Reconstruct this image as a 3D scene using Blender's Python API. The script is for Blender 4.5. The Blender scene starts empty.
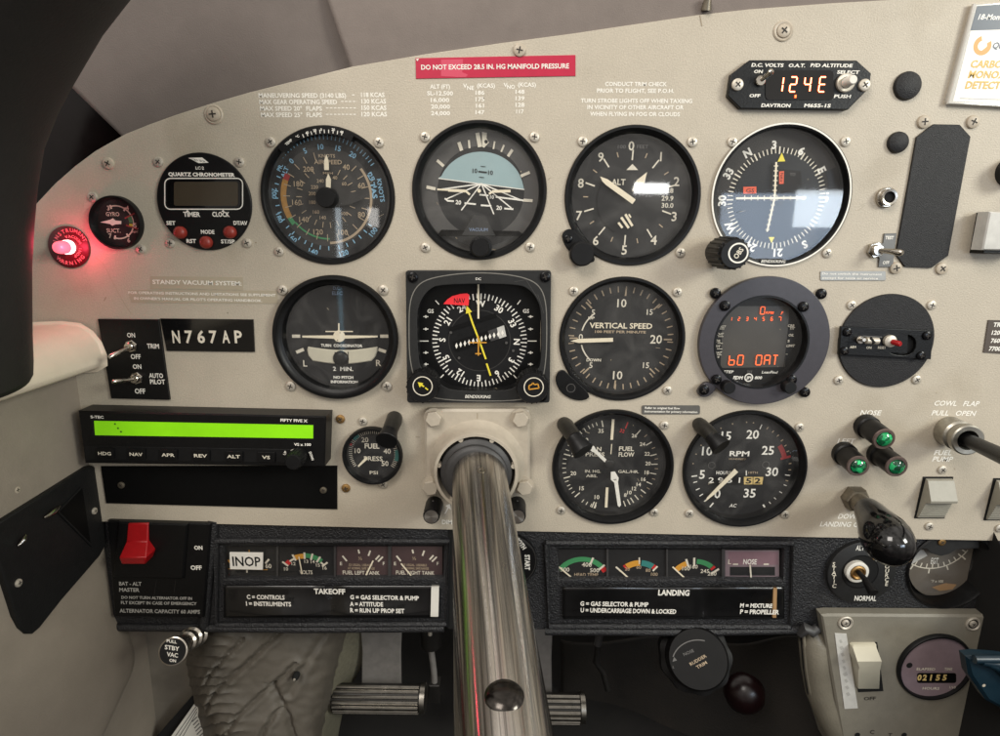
import bpy, math, random
from mathutils import Vector, Matrix
random.seed(7)
SC = bpy.context.scene
COL = SC.collection
PI = math.pi
# ------------------------------------------------------------------ camera model (photo pixels 1000 x 736)
F = 610.0
D = 0.388                                   # camera distance from the instrument panel, metres
v1 = Vector((5, -138, F))                   # panel normal (into the panel) in camera axes x right, y down, z forward
v2 = Vector((-35, 2690, F))
d1 = v1.normalized()
d2 = (v2 - d1*v2.dot(d1)).normalized()      # world down
d3 = d2.cross(d1)                           # world right
if d3.x < 0: d3 = -d3
def ray(x, y):
    r = Vector((x-500, y-368, F))
    return Vector((r.dot(d3), -r.dot(d2), r.dot(d1)))      # u, v, into panel
def P(x, y, h=0.0):
    """photo pixel -> (u, v, h) on the plane h metres in front of the panel"""
    r = ray(x, y); t = (D-h)/r.z
    return Vector((r.x*t, r.y*t, h))
def PX(x, y, X):
    """photo pixel -> (u, v, h) on the side wall plane u = X"""
    r = ray(x, y); t = X/r.x
    return Vector((X, r.y*t, D - r.z*t))
def W(p): return Vector((p[0], -p[2], p[1]))
def lin(c):
    f = lambda s: s/12.92 if s <= .04045 else ((s+.055)/1.055)**2.4
    return tuple(f(q/255) for q in c)
# ------------------------------------------------------------------ materials
M = {}
def mat(name, rgb, rough=.5, metal=0, var=0, vs=60, bump=0, bs=900, emit=0, spec=.5, coat=0, rv=0, detail=3, dirt=None, bd=.0006):
    m = bpy.data.materials.new(name); m.use_nodes = True
    nt = m.node_tree; N = nt.nodes; L = nt.links
    b = N['Principled BSDF']
    c = lin(rgb)
    b.inputs['Base Color'].default_value = (*c, 1)
    b.inputs['Roughness'].default_value = rough
    b.inputs['Metallic'].default_value = metal
    b.inputs['Specular IOR Level'].default_value = spec
    b.inputs['Coat Weight'].default_value = coat
    tc = N.new('ShaderNodeNewGeometry')
    if var:
        n = N.new('ShaderNodeTexNoise'); n.inputs['Scale'].default_value = vs; n.inputs['Detail'].default_value = 6
        n.inputs['Roughness'].default_value = .65
        L.new(tc.outputs['Position'], n.inputs['Vector'])
        r = N.new('ShaderNodeMapRange')
        r.inputs['From Min'].default_value = .3; r.inputs['From Max'].default_value = .7
        r.inputs['To Min'].default_value = 1-var; r.inputs['To Max'].default_value = 1+var
        L.new(n.outputs['Fac'], r.inputs['Value'])
        mx = N.new('ShaderNodeMix'); mx.data_type = 'RGBA'; mx.blend_type = 'MULTIPLY'
        mx.inputs['Factor'].default_value = 1
        mx.inputs[6].default_value = (*c, 1)
        L.new(r.outputs['Result'], mx.inputs[7])
        out = mx.outputs[2]
        if dirt:
            n2 = N.new('ShaderNodeTexNoise'); n2.inputs['Scale'].default_value = dirt[1]; n2.inputs['Detail'].default_value = 8
            L.new(tc.outputs['Position'], n2.inputs['Vector'])
            r2 = N.new('ShaderNodeMapRange'); r2.inputs['From Min'].default_value = dirt[2]; r2.inputs['From Max'].default_value = dirt[2]+.12
            L.new(n2.outputs['Fac'], r2.inputs['Value'])
            m2 = N.new('ShaderNodeMix'); m2.data_type = 'RGBA'
            s2 = N.new('ShaderNodeMath'); s2.operation = 'MULTIPLY'; s2.inputs[1].default_value = dirt[3]
            L.new(r2.outputs['Result'], s2.inputs[0]); L.new(s2.outputs[0], m2.inputs['Factor'])
            L.new(out, m2.inputs[6]); m2.inputs[7].default_value = (*lin(dirt[0]), 1)
            out = m2.outputs[2]
        L.new(out, b.inputs['Base Color'])
    if rv:
        n = N.new('ShaderNodeTexNoise'); n.inputs['Scale'].default_value = 120; n.inputs['Detail'].default_value = 4
        L.new(tc.outputs['Position'], n.inputs['Vector'])
        r = N.new('ShaderNodeMapRange'); r.inputs['To Min'].default_value = max(0, rough-rv); r.inputs['To Max'].default_value = rough+rv
        L.new(n.outputs['Fac'], r.inputs['Value']); L.new(r.outputs['Result'], b.inputs['Roughness'])
    if bump:
        n = N.new('ShaderNodeTexNoise'); n.inputs['Scale'].default_value = bs; n.inputs['Detail'].default_value = detail
        L.new(tc.outputs['Position'], n.inputs['Vector'])
        bp = N.new('ShaderNodeBump'); bp.inputs['Strength'].default_value = bump; bp.inputs['Distance'].default_value = bd
        L.new(n.outputs['Fac'], bp.inputs['Height']); L.new(bp.outputs['Normal'], b.inputs['Normal'])
    if emit:
        b.inputs['Emission Color'].default_value = (*c, 1); b.inputs['Emission Strength'].default_value = emit
    M[name] = m
    return m
mat('panel_paint', (185, 175, 158), .48, var=.05, vs=35, bump=.4, bs=1150, dirt=((152, 140, 120), 14, .58, .4))
def grain(nm, amt, sc):
    m = M[nm]; nt = m.node_tree; b = nt.nodes['Principled BSDF']; lk = b.inputs['Base Color'].links[0]; src = lk.from_socket
    n = nt.nodes.new('ShaderNodeTexNoise'); n.inputs['Scale'].default_value = sc; n.inputs['Detail'].default_value = 2
    ge = nt.nodes.new('ShaderNodeNewGeometry'); nt.links.new(ge.outputs['Position'], n.inputs['Vector'])
    r = nt.nodes.new('ShaderNodeMapRange'); r.inputs['From Min'].default_value = .3; r.inputs['From Max'].default_value = .7; r.inputs['To Min'].default_value = 1-amt; r.inputs['To Max'].default_value = 1+amt
    nt.links.new(n.outputs['Fac'], r.inputs['Value'])
    x = nt.nodes.new('ShaderNodeMix'); x.data_type = 'RGBA'; x.blend_type = 'MULTIPLY'; x.inputs['Factor'].default_value = 1
    nt.links.new(src, x.inputs[6]); nt.links.new(r.outputs[0], x.inputs[7]); nt.links.new(x.outputs[2], b.inputs['Base Color'])
grain('panel_paint', .07, 1000)
mat('panel_edge', (150, 135, 112), .5, var=.1)
mat('white_ink', (238, 234, 224), .6, var=.08, vs=700)
mat('pale_ink', (222, 214, 196), .6, var=.1, vs=700)
mat('faint_ink', (172, 170, 164), .6)
mat('dim_ink', (96, 94, 92), .6)
mat('blue_ink', (140, 192, 222), .6, var=.08, vs=500)
mat('slate_ink', (118, 134, 160), .6)
mat('cream_ink', (236, 224, 198), .6, var=.05, vs=500)
mat('tan_ink', (176, 156, 130), .6)
mat('yellow', (232, 214, 60), .5)
mat('amber', (214, 152, 52), .5)
mat('amber_dull', (172, 124, 56), .6, var=.2, vs=300)
mat('orange', (224, 88, 52), .5)
mat('red', (196, 36, 36), .5)
mat('red_ink', (150, 40, 40), .5)
mat('green_ink', (62, 140, 88), .5)
mat('teal_ink', (52, 128, 122), .5)
mat('black', (18, 18, 19), .45, var=.2, vs=200, rv=.12, spec=.3)
mat('black_gloss', (10, 10, 11), .12, var=.1, vs=90, rv=.06, coat=.3)
mat('bezel_black', (13, 13, 14), .42, var=.25, vs=150, bump=.12, bs=1200, rv=.12, spec=.3)
mat('dial_black', (28, 28, 29), .7, var=.1, vs=120, spec=.3)
mat('dial_dark', (17, 17, 19), .7, var=.1, vs=120, spec=.3)
mat('dial_grey', (44, 42, 40), .7, var=.06, vs=120)
mat('dial_ring', (74, 72, 70), .6, var=.08, vs=120)
mat('sky_blue', (152, 176, 179), .6, var=.03, vs=90)
mat('wrinkle_black', (34, 33, 34), .45, var=.25, vs=500, bump=.6, bs=1900, bd=.0005, spec=.3)
mat('pad_black', (37, 37, 39), .36, var=.4, vs=700, bump=1.0, bs=900, rv=.1, bd=.0011, spec=.5)
mat('smooth_black', (12, 12, 13), .4, var=.2, vs=180, bump=.2, bs=900, spec=.3)
mat('film_black', (10, 10, 11), .3, var=.2, vs=60, rv=.08, coat=.4, spec=.8)
mat('hsi_plate', (40, 40, 40), .5, var=.12, vs=300, bump=.12, bs=1500, spec=.3)
mat('edm_ring', (60, 57, 62), .38, var=.08, vs=300, bump=.1, bs=1500)
mat('edm_face', (70, 66, 60), .35, var=.06, vs=60)
mat('lcd_off', (66, 58, 46), .25, var=.06, vs=80)
mat('green_lcd', (134, 214, 16), .3, emit=.20, var=.12, vs=26)
mat('led', (255, 96, 42), .4, emit=3.2)
mat('led_core', (255, 190, 140), .4, emit=3.4)
mat('edm_led', (255, 104, 50), .4, emit=.8)
mat('warn_lens', (255, 96, 112), .25, emit=1.2)
mat('warn_core', (255, 190, 190), .25, emit=4)
mat('warn_face', (88, 14, 26), .4, var=.1, vs=200)
mat('warn_ink', (214, 110, 120), .5, emit=.04)
mat('nickel', (200, 192, 178), .45, .5, var=.15, vs=700, rv=.12)
mat('screw_painted', (182, 170, 152), .42, var=.15, vs=400, rv=.1)
mat('chrome', (188, 182, 172), .2, 1, var=.1, vs=500, rv=.1)
mat('matt_black', (7, 7, 7), .6, spec=.15, var=.2, vs=300)
mat('brass', (170, 134, 84), .4, .85, var=.15, vs=500, rv=.12)
mat('bronze', (124, 116, 102), .4, .7, var=.2, vs=300, rv=.1)
mat('dark_steel', (66, 63, 60), .22, 1, var=.3, vs=400, rv=.1)
mat('black_screw', (16, 16, 18), .22, .3, rv=.08, spec=.3)
mat('slot', (44, 39, 34), .7)
mat('void', (4, 4, 4), .9)
mat('red_placard', (186, 22, 62), .42, var=.06, vs=150)
mat('red_wear', (206, 70, 96), .5)
mat('tape', (176, 165, 144), .34, var=.04, vs=80)
mat('grey_tag', (104, 102, 98), .38, .3, var=.08, vs=300)
mat('silver_tag', (150, 147, 140), .34, .5, var=.08, vs=300)
mat('brown_tag', (78, 68, 60), .5, var=.06, vs=200)
mat('aluminium', (164, 160, 150), .4, .9, var=.18, vs=200, rv=.15)
mat('rocker_grey', (146, 142, 130), .45, var=.06, vs=160, bump=.08)
mat('cream_plastic', (200, 194, 174), .4, var=.04, vs=120)
mat('red_plastic', (160, 16, 22), .35, var=.1, vs=200)
mat('button_red', (138, 44, 34), .4, var=.1, vs=300)
mat('collar_paint', (180, 170, 154), .42, var=.08, vs=120, bump=.25, bs=400)
mat('rubber_grey', (58, 57, 57), .5, var=.15, vs=160, bump=.15)
mat('hub_grey', (86, 78, 70), .5, var=.1, vs=120)
mat('post_black', (30, 27, 26), .62, var=.12, vs=160, bump=.3, bs=700)
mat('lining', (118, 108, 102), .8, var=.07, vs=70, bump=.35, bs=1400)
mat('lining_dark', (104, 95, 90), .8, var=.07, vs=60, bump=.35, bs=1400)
mat('wall_beige', (144, 134, 121), .6, var=.06, vs=50, bump=.3, bs=900, dirt=((112, 104, 92), 9, .58, .4))
mat('cream_vinyl', (226, 212, 190), .48, var=.04, vs=60, bump=.2, bs=900)
mat('kick_grey', (122, 115, 104), .65, var=.1, vs=40, bump=.3, bs=700, dirt=((84, 78, 68), 16, .55, .5))
mat('leather', (84, 78, 69), .6, var=.12, vs=90, bump=.25, bs=1400, rv=.12)
mat('carpet', (104, 100, 84), .9, var=.18, vs=300, bump=.9, bs=900)
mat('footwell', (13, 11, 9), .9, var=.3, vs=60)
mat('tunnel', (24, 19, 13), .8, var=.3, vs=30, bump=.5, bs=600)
mat('pedal_grey', (128, 124, 120), .45, .2, var=.15, vs=130, rv=.15)
mat('pedal_metal', (148, 144, 136), .3, 1, var=.2, vs=160, rv=.15)
mat('console_grey', (126, 121, 109), .52, var=.07, vs=120, bump=.3, bs=1300, dirt=((108, 100, 86), 26, .58, .4))
mat('vinyl_grey', (116, 110, 97), .42, var=.1, vs=70, bump=.5, bs=700)
mat('mauve', (130, 113, 118), .5, var=.07, vs=160)
mat('mauve_dark', (70, 52, 52), .55, var=.08, vs=160)
mat('mauve_pink', (134, 104, 112), .55, var=.06, vs=160)
mat('paper', (226, 222, 212), .6, var=.04, vs=200)
mat('paper_dull', (196, 194, 188), .5, var=.12, vs=120)
mat('teal_plastic', (15, 36, 47), .38, var=.12, vs=90, rv=.1)
mat('dark_red', (20, 4, 5), .3, var=.1)
mat('card_blue', (44, 58, 76), .35, var=.05)
mat('card_white', (236, 232, 224), .35, var=.03, vs=100)
mat('card_orange', (228, 150, 66), .4)
mat('card_gold', (206, 166, 62), .4)
mat('clear_plastic', (196, 192, 184), .12, var=.04, spec=.8)
mat('card_orange_dull', (168, 132, 92), .5)
mat('egt_face', (104, 96, 86), .5, var=.06, vs=80)
mat('counter_amber', (214, 186, 120), .5)
mat('counter_black', (8, 8, 8), .4, spec=.3)
mat('warn_flag', (226, 44, 52), .45, emit=.15)
mat('lamp_rim', (120, 104, 98), .4, .6, var=.2, vs=400)
mat('post_metal', (52, 50, 46), .42, .5, var=.2, vs=300, rv=.1)
mat('lcd_dot', (60, 110, 20), .5)
def brushed():
    m = mat('brushed', (190, 186, 178), .3, 1); nt = m.node_tree; b = nt.nodes['Principled BSDF']
    b.inputs['Anisotropic'].default_value = .85
    tg = nt.nodes.new('ShaderNodeTangent'); tg.direction_type = 'RADIAL'; tg.axis = 'Y'; nt.links.new(tg.outputs[0], b.inputs['Tangent'])
brushed()
ANI = 0.25
def shaft_material():
    m = mat('polished_shaft', (205, 200, 192), .1, 1)
    nt = m.node_tree; N = nt.nodes; L = nt.links; b = N['Principled BSDF']
    tc = N.new('ShaderNodeTexCoord'); mp = N.new('ShaderNodeMapping'); mp.inputs['Scale'].default_value = (1100, 3, 1100)
    A_ = W(P(478.5, 466.5, .012)); E_ = W(P(504, 741, .2115)); dd = (E_-A_).normalized(); yv = Vector((0, -1, 0))
    vr = N.new('ShaderNodeVectorRotate'); vr.rotation_type = 'AXIS_ANGLE'; ax = dd.cross(yv).normalized()
    vr.inputs['Axis'].default_value = ax; vr.inputs['Angle'].default_value = dd.angle(yv)
    L.new(tc.outputs['Object'], vr.inputs['Vector']); L.new(vr.outputs[0], mp.inputs['Vector'])
    n = N.new('ShaderNodeTexNoise'); n.inputs['Scale'].default_value = 1; n.inputs['Detail'].default_value = 3
    L.new(mp.outputs[0], n.inputs['Vector'])
    r = N.new('ShaderNodeValToRGB'); r.color_ramp.elements[0].position = .28; r.color_ramp.elements[1].position = .5
    r.color_ramp.elements[0].color = (*lin((88, 85, 80)), 1); r.color_ramp.elements[1].color = (*lin((200, 195, 188)), 1)  # dark and light streaks in the colour: scratches and painted reflection bands
    L.new(n.outputs['Fac'], r.inputs['Fac']); L.new(r.outputs['Color'], b.inputs['Base Color'])
    n2 = N.new('ShaderNodeTexNoise'); n2.inputs['Scale'].default_value = 30; n2.inputs['Detail'].default_value = 2; L.new(tc.outputs['Object'], n2.inputs['Vector'])
    q = N.new('ShaderNodeMapRange'); q.inputs['To Min'].default_value = .14; q.inputs['To Max'].default_value = .22
    L.new(n2.outputs['Fac'], q.inputs['Value']); L.new(q.outputs[0], b.inputs['Roughness'])
    tg = N.new('ShaderNodeTangent'); tg.direction_type = 'RADIAL'; tg.axis = 'Y'; L.new(tg.outputs[0], b.inputs['Tangent']); b.inputs['Anisotropic'].default_value = .92; b.inputs['Anisotropic Rotation'].default_value = ANI
    bp = N.new('ShaderNodeBump'); bp.inputs['Strength'].default_value = .05; bp.inputs['Distance'].default_value = .0002
    L.new(n.outputs['Fac'], bp.inputs['Height']); L.new(bp.outputs[0], b.inputs['Normal'])
shaft_material()
def glass_material(name, ior, dust_glare):
    m = bpy.data.materials.new(name); m.use_nodes = True
    nt = m.node_tree; N = nt.nodes; L = nt.links
    N.remove(N['Principled BSDF'])
    o = N['Material Output']
    t = N.new('ShaderNodeBsdfTransparent'); g = N.new('ShaderNodeBsdfGlossy'); g.inputs['Roughness'].default_value = .035
    df = N.new('ShaderNodeBsdfDiffuse'); df.inputs['Color'].default_value = (.7, .68, .64, 1)
    lw = N.new('ShaderNodeLayerWeight'); lw.inputs['Blend'].default_value = .5
    pw = N.new('ShaderNodeMath'); pw.operation = 'POWER'; pw.inputs[1].default_value = 5
    f = N.new('ShaderNodeMath'); f.operation = 'MULTIPLY_ADD'; r0 = ((ior-1)/(ior+1))**2*1.3; f.inputs[1].default_value = .9-r0; f.inputs[2].default_value = r0
    L.new(lw.outputs['Facing'], pw.inputs[0]); L.new(pw.outputs[0], f.inputs[0])
    a = N.new('ShaderNodeMixShader'); b = N.new('ShaderNodeMixShader')
    ge = N.new('ShaderNodeNewGeometry'); n = N.new('ShaderNodeTexNoise'); n.inputs['Scale'].default_value = 45; n.inputs['Detail'].default_value = 9
    n.inputs['Distortion'].default_value = 1.5
    L.new(ge.outputs['Position'], n.inputs['Vector'])
    r = N.new('ShaderNodeMapRange'); r.inputs['From Min'].default_value = .42; r.inputs['From Max'].default_value = .75
    r.inputs['To Min'].default_value = dust_glare*.15; r.inputs['To Max'].default_value = dust_glare  # dust film that also stands in for smudgy reflections in the glass
    L.new(n.outputs['Fac'], r.inputs['Value'])
    L.new(r.outputs[0], a.inputs[0]); L.new(t.outputs[0], a.inputs[1]); L.new(df.outputs[0], a.inputs[2])
    L.new(f.outputs[0], b.inputs[0]); L.new(a.outputs[0], b.inputs[1]); L.new(g.outputs[0], b.inputs[2])
    L.new(b.outputs[0], o.inputs['Surface'])
    M[name] = m
glass_material('glass', 1.62, .06)
glass_material('glass_clean', 1.5, .012)
def lens_material():
    m = mat('green_lens', (12, 150, 84), .08, emit=.10, coat=.6)
    nt = m.node_tree; N = nt.nodes; L = nt.links; b = N['Principled BSDF']
    ge = N.new('ShaderNodeNewGeometry'); v = N.new('ShaderNodeTexVoronoi'); v.inputs['Scale'].default_value = 330
    L.new(ge.outputs['Position'], v.inputs['Vector'])
    r = N.new('ShaderNodeValToRGB')
    r.color_ramp.elements[0].color = (*lin((2, 58, 36)), 1); r.color_ramp.elements[1].color = (*lin((48, 204, 122)), 1); r.color_ramp.elements[0].position = .3; r.color_ramp.elements[1].position = .85
    L.new(v.outputs['Color'], r.inputs['Fac'])
    L.new(r.outputs['Color'], b.inputs['Base Color']); L.new(r.outputs['Color'], b.inputs['Emission Color'])
lens_material()
# ------------------------------------------------------------------ mesh builder
_font_cache = {}
def text_mesh(s, bold):
    k = (s, bold)
    if k in _font_cache: return _font_cache[k]
    c = bpy.data.curves.new('t', 'FONT'); c.body = s; c.size = 1; c.align_x = 'LEFT'; c.align_y = 'BOTTOM_BASELINE'
    c.resolution_u = 2; c.offset = bold
    o = bpy.data.objects.new('t', c); COL.objects.link(o)
    dg = bpy.context.evaluated_depsgraph_get(); dg.update()
    me = bpy.data.meshes.new_from_object(o.evaluated_get(dg))
    vs = [v.co.copy() for v in me.vertices]; fs = [tuple(p.vertices) for p in me.polygons]
    bpy.data.objects.remove(o); bpy.data.curves.remove(c); bpy.data.meshes.remove(me)
    if vs:
        x0 = min(v.x for v in vs); x1 = max(v.x for v in vs)
    else: x0 = x1 = 0
    _font_cache[k] = (vs, fs, x0, x1)
    return _font_cache[k]
CAP = .727
class MB:
    def __init__(s, S=(0, 0, 1), h=0.0, step=2e-5):
        s.v = []; s.f = []; s.m = []; s.slots = []; s.S = S; s.h = h; s.step = step
    def px(s, X, Y): return s.S[0]+X*s.S[2], s.S[1]+Y*s.S[2]
    def c(s, X, Y, h=None):
        return P(*s.px(X, Y), s.h if h is None else h)
    def k(s, X, Y, h=None):
        """metres per crop unit (horizontal)"""
        x, y = s.px(X, Y); h = s.h if h is None else h
        return (P(x+1, y, h)-P(x-1, y, h)).length/2*s.S[2]
    def ky(s, X, Y, h=None):
        x, y = s.px(X, Y); h = s.h if h is None else h
        return (P(x, y+1, h)-P(x, y-1, h)).length/2*s.S[2]
    def up(s): s.h += s.step; return s.h
    def sl(s, m):
        if m not in s.slots: s.slots.append(m)
        return s.slots.index(m)
    def add(s, vs, fs, m):
        b = len(s.v); s.v += [W(p) for p in vs]; i = s.sl(m)
        for f in fs: s.f.append(tuple(b+a for a in f)); s.m.append(i)
    # ---- flat marks, each on its own sheet
    def pg(s, pts, m, h=None):
        h = s.up() if h is None else h
        ps = [s.c(*p, h) for p in pts]
        a = sum(ps[i].x*ps[(i+1) % len(ps)].y-ps[(i+1) % len(ps)].x*ps[i].y for i in range(len(ps)))
        if a < 0: ps.reverse()
        s.add(ps, [tuple(range(len(ps)))], m)
    def line(s, pts, w, m, h=None):
        h = s.up() if h is None else h
        for a, b in zip(pts, pts[1:]):
            k = s.k(*a, h)
            A = s.c(*a, h); B = s.c(*b, h); d = (B-A)
            if d.length < 1e-9: continue
            d.normalize(); n = Vector((-d.y, d.x, 0))*w*k/2
            s.add([A-n, B-n, B+n, A+n], [(0, 1, 2, 3)], m)
    def arc(s, X, Y, r0, r1, a0, a1, m, n=40, h=None):
        """ring sector, angles in degrees clockwise from 12 o'clock, radii in crop units"""
        h = s.up() if h is None else h
        C = s.c(X, Y, h); k = s.k(X, Y, h); vs = []; fs = []
        for i in range(n+1):
            a = math.radians(a0+(a1-a0)*i/n); q = Vector((math.sin(a), math.cos(a), 0))
            vs += [C+q*r0*k, C+q*r1*k]
        for i in range(n): fs.append((2*i, 2*i+2, 2*i+3, 2*i+1))
        s.add(vs, fs, m)
    def disc(s, X, Y, r, m, n=48, h=None):
        h = s.up() if h is None else h
        C = s.c(X, Y, h); k = s.k(X, Y, h)
        s.add([C+Vector((math.cos(2*PI*i/n), math.sin(2*PI*i/n), 0))*r*k for i in range(n)], [tuple(range(n))], m)
    def ticks(s, X, Y, r0, r1, w, angs, m):
        h = s.up(); C = s.c(X, Y, h); k = s.k(X, Y, h)
        for a in angs:
            a = math.radians(a); q = Vector((math.sin(a), math.cos(a), 0)); n = Vector((q.y, -q.x, 0))*w*k/2
            s.add([C+q*r0*k-n, C+q*r0*k+n, C+q*r1*k+n, C+q*r1*k-n], [(0, 3, 2, 1)][:1], m)
    def tx(s, t, X, Y, cap, m='white_ink', w=None, rot=0, bold=.0, it=0, h=None, al='C'):
        """text centred on X,Y (crop units); cap = capital height, w = full width; rot degrees clockwise"""
        h = s.up() if h is None else h
        vs, fs, x0, x1 = text_mesh(t, round(bold+.013, 4))
        if not vs: return
        C = s.c(X, Y, h); k = s.k(X, Y, h); ky = s.ky(X, Y, h)
        sy = cap*ky/CAP if not rot else cap*k/CAP
        sx = (w*k/(x1-x0)) if w else sy
        a = math.radians(-rot); ca, sa = math.cos(a), math.sin(a)
        off = {'C': (x0+x1)/2, 'L': x0, 'R': x1}[al]
        out = []
        for v in vs:
            yy = (v.y-CAP/2)*sy; xx = (v.x-off)*sx+yy*it
            out.append(C+Vector((xx*ca-yy*sa, xx*sa+yy*ca, 0)))
        s.add(out, fs, m)
    # ---- solids
    def rev(s, A, d, prof, m, n=48, cap0=False, cap1=True, rot=0):
        """revolve (t along d, radius) round the axis A + t d"""
        d = d.normalized(); x = d.orthogonal().normalized(); y = d.cross(x)
        if abs(d.z) > .999: x = Vector((1, 0, 0)); y = Vector((0, 1, 0))*(1 if d.z > 0 else -1)
        vs = []; fs = []
        for t, r in prof:
            for i in range(n):
                a = 2*PI*i/n+rot
                vs.append(A+d*t+(x*math.cos(a)+y*math.sin(a))*r)
        for j in range(len(prof)-1):
            for i in range(n):
                i2 = (i+1) % n
                fs.append((j*n+i, j*n+i2, (j+1)*n+i2, (j+1)*n+i))
        if cap1: fs.append(tuple(range((len(prof)-1)*n, len(prof)*n)))
        if cap0: fs.append(tuple(reversed(range(n))))
        s.add(vs, fs, m)
    def lathe(s, X, Y, prof, m, n=64, h=0.0, cap1=True, rot=0):
        """prof: (radius in metres, height in metres) about the panel normal at X,Y (pixel read at height h)"""
        C = s.c(X, Y, h); C = Vector((C.x, C.y, 0))
        s.rev(C, Vector((0, 0, 1)), [(b, a) for a, b in prof], m, n, False, cap1, rot)
    def tube(s, pts, rad, m, n=20, caps=True):
        """pts: Vectors (u,v,h)"""
        vs = []; fs = []; prev = None
        for i, p in enumerate(pts):
            d = (pts[min(i+1, len(pts)-1)]-pts[max(i-1, 0)]).normalized()
            if prev is None: x = d.orthogonal().normalized()
            else: x = (prev-d*prev.dot(d)).normalized()
            prev = x; y = d.cross(x)
            r = rad[i] if isinstance(rad, (list, tuple)) else rad
            for q in range(n):
                a = 2*PI*q/n; vs.append(p+(x*math.cos(a)+y*math.sin(a))*r)
        for j in range(len(pts)-1):
            for q in range(n):
                fs.append((j*n+q, j*n+(q+1) % n, (j+1)*n+(q+1) % n, (j+1)*n+q))
        if caps: fs += [tuple(reversed(range(n))), tuple(range((len(pts)-1)*n, len(pts)*n))]
        s.add(vs, fs, m)
    def prism(s, pts, h0, h1, m, top=None, inset=0):
        """pts are crop coordinates read at height h1"""
        ps = [s.c(*p, h1) for p in pts]; n = len(ps)
        a = sum(ps[i].x*ps[(i+1) % n].y-ps[(i+1) % n].x*ps[i].y for i in range(n))
        if a < 0: ps.reverse()
        lo = [Vector((p.x, p.y, h0)) for p in ps]
        if inset:
            ins = []
            for i in range(n):
                e1 = (ps[i]-ps[i-1]).normalized(); e2 = (ps[(i+1) % n]-ps[i]).normalized()
                q = Vector((-(e1.y+e2.y), e1.x+e2.x, 0)); q.normalize()
                ins.append(ps[i]+q*inset)
            mid = [Vector((p.x, p.y, h1-inset*.8)) for p in ps]
            vs = lo+mid+ins
            fs = [(i, (i+1) % n, n+(i+1) % n, n+i) for i in range(n)]
            fs += [(n+i, n+(i+1) % n, 2*n+(i+1) % n, 2*n+i) for i in range(n)]
            s.add(vs, fs, m); s.add(ins, [tuple(range(n))], top or m)
        else:
            s.add(lo+ps, [(i, (i+1) % n, n+(i+1) % n, n+i) for i in range(n)], m); s.add(ps, [tuple(range(n))], top or m)
    def shape(s, outer, holes, h0, h1, m, bevel=0):
        """filled outline with holes; outlines are lists of Vectors (u,v)"""
        c = bpy.data.curves.new('s', 'CURVE'); c.dimensions = '2D'; c.fill_mode = 'BOTH'; c.extrude = (h1-h0)/2
        if bevel: c.bevel_depth = bevel; c.bevel_resolution = 1; c.extrude = (h1-h0)/2-bevel; c.offset = -bevel
        for ps in [outer]+holes:
            sp = c.splines.new('POLY'); sp.points.add(len(ps)-1); sp.use_cyclic_u = True
            for q, p in zip(sp.points, ps): q.co = (p[0], p[1], 0, 1)
        o = bpy.data.objects.new('s', c); COL.objects.link(o)
        dg = bpy.context.evaluated_depsgraph_get(); dg.update()
        me = bpy.data.meshes.new_from_object(o.evaluated_get(dg))
        s.add([Vector((v.co.x, v.co.y, v.co.z+(h0+h1)/2)) for v in me.vertices], [tuple(p.vertices) for p in me.polygons], m)
        bpy.data.objects.remove(o); bpy.data.curves.remove(c); bpy.data.meshes.remove(me)
    def sheet(s, net, m, nu=30, nv=30, disp=None):
        """smooth sheet through a control net of Vectors (rows of equal length)"""
        def cr(a, t):
            n = len(a); x = t*(n-1); i = min(int(x), n-2); f = x-i
            p = [a[max(i-1, 0)], a[i], a[i+1], a[min(i+2, n-1)]]
            return ((p[1]*2)+(p[2]-p[0])*f+(p[0]*2-p[1]*5+p[2]*4-p[3])*f*f+(p[1]*3-p[0]-p[2]*3+p[3])*f*f*f)*.5
        vs = []; fs = []
        for j in range(nv+1):
            for i in range(nu+1):
                row = [cr(r, i/nu) for r in net]
                p = cr(row, j/nv)
                if disp: p = p+disp(i/nu, j/nv)
                vs.append(p)
        for j in range(nv):
            for i in range(nu):
                a = j*(nu+1)+i; fs.append((a, a+nu+1, a+nu+2, a+1))
        s.add(vs, fs, m)
    def build(s, name, parent=None, bevel=0, smooth=True, solid=0, ang=38):
        me = bpy.data.meshes.new(name)
        loc = parent_world(parent) if parent else (sum(s.v, Vector())/max(1, len(s.v)))
        me.from_pydata([v-loc for v in s.v], [], s.f)
        for m in s.slots: me.materials.append(M[m])
        me.polygons.foreach_set('material_index', s.m)
        if smooth:
            me.polygons.foreach_set('use_smooth', [True]*len(me.polygons))
            try: me.set_sharp_from_angle(angle=math.radians(ang))
            except Exception: pass
        me.update()
        o = bpy.data.objects.new(name, me); COL.objects.link(o)
        if parent: o.parent = parent
        else: o.location = loc
        if solid:
            md = o.modifiers.new('solid', 'SOLIDIFY'); md.thickness = solid; md.offset = -1
        if bevel:
            md = o.modifiers.new('bevel', 'BEVEL'); md.width = bevel; md.segments = 2; md.limit_method = 'ANGLE'; md.angle_limit = math.radians(40)
        return o
def parent_world(o):
    p = Vector(o.location)
    while o.parent: o = o.parent; p = p+Vector(o.location)
    return p
def tag(o, label, cat=None, group=None, kind=None):
    if label: o['label'] = label
    if cat: o['category'] = cat
    if group: o['group'] = group
    if kind: o['kind'] = kind
    return o
def thing(name, label, cat, x, y, h=0, group=None):
    o = bpy.data.objects.new(name, None); COL.objects.link(o); o.location = W(P(x, y, h)); o.empty_display_size = .005
    return tag(o, label, cat, group)
def circ(C, r, n=64): return [Vector((C.x+r*math.cos(2*PI*i/n), C.y+r*math.sin(2*PI*i/n))) for i in range(n)]
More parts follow.
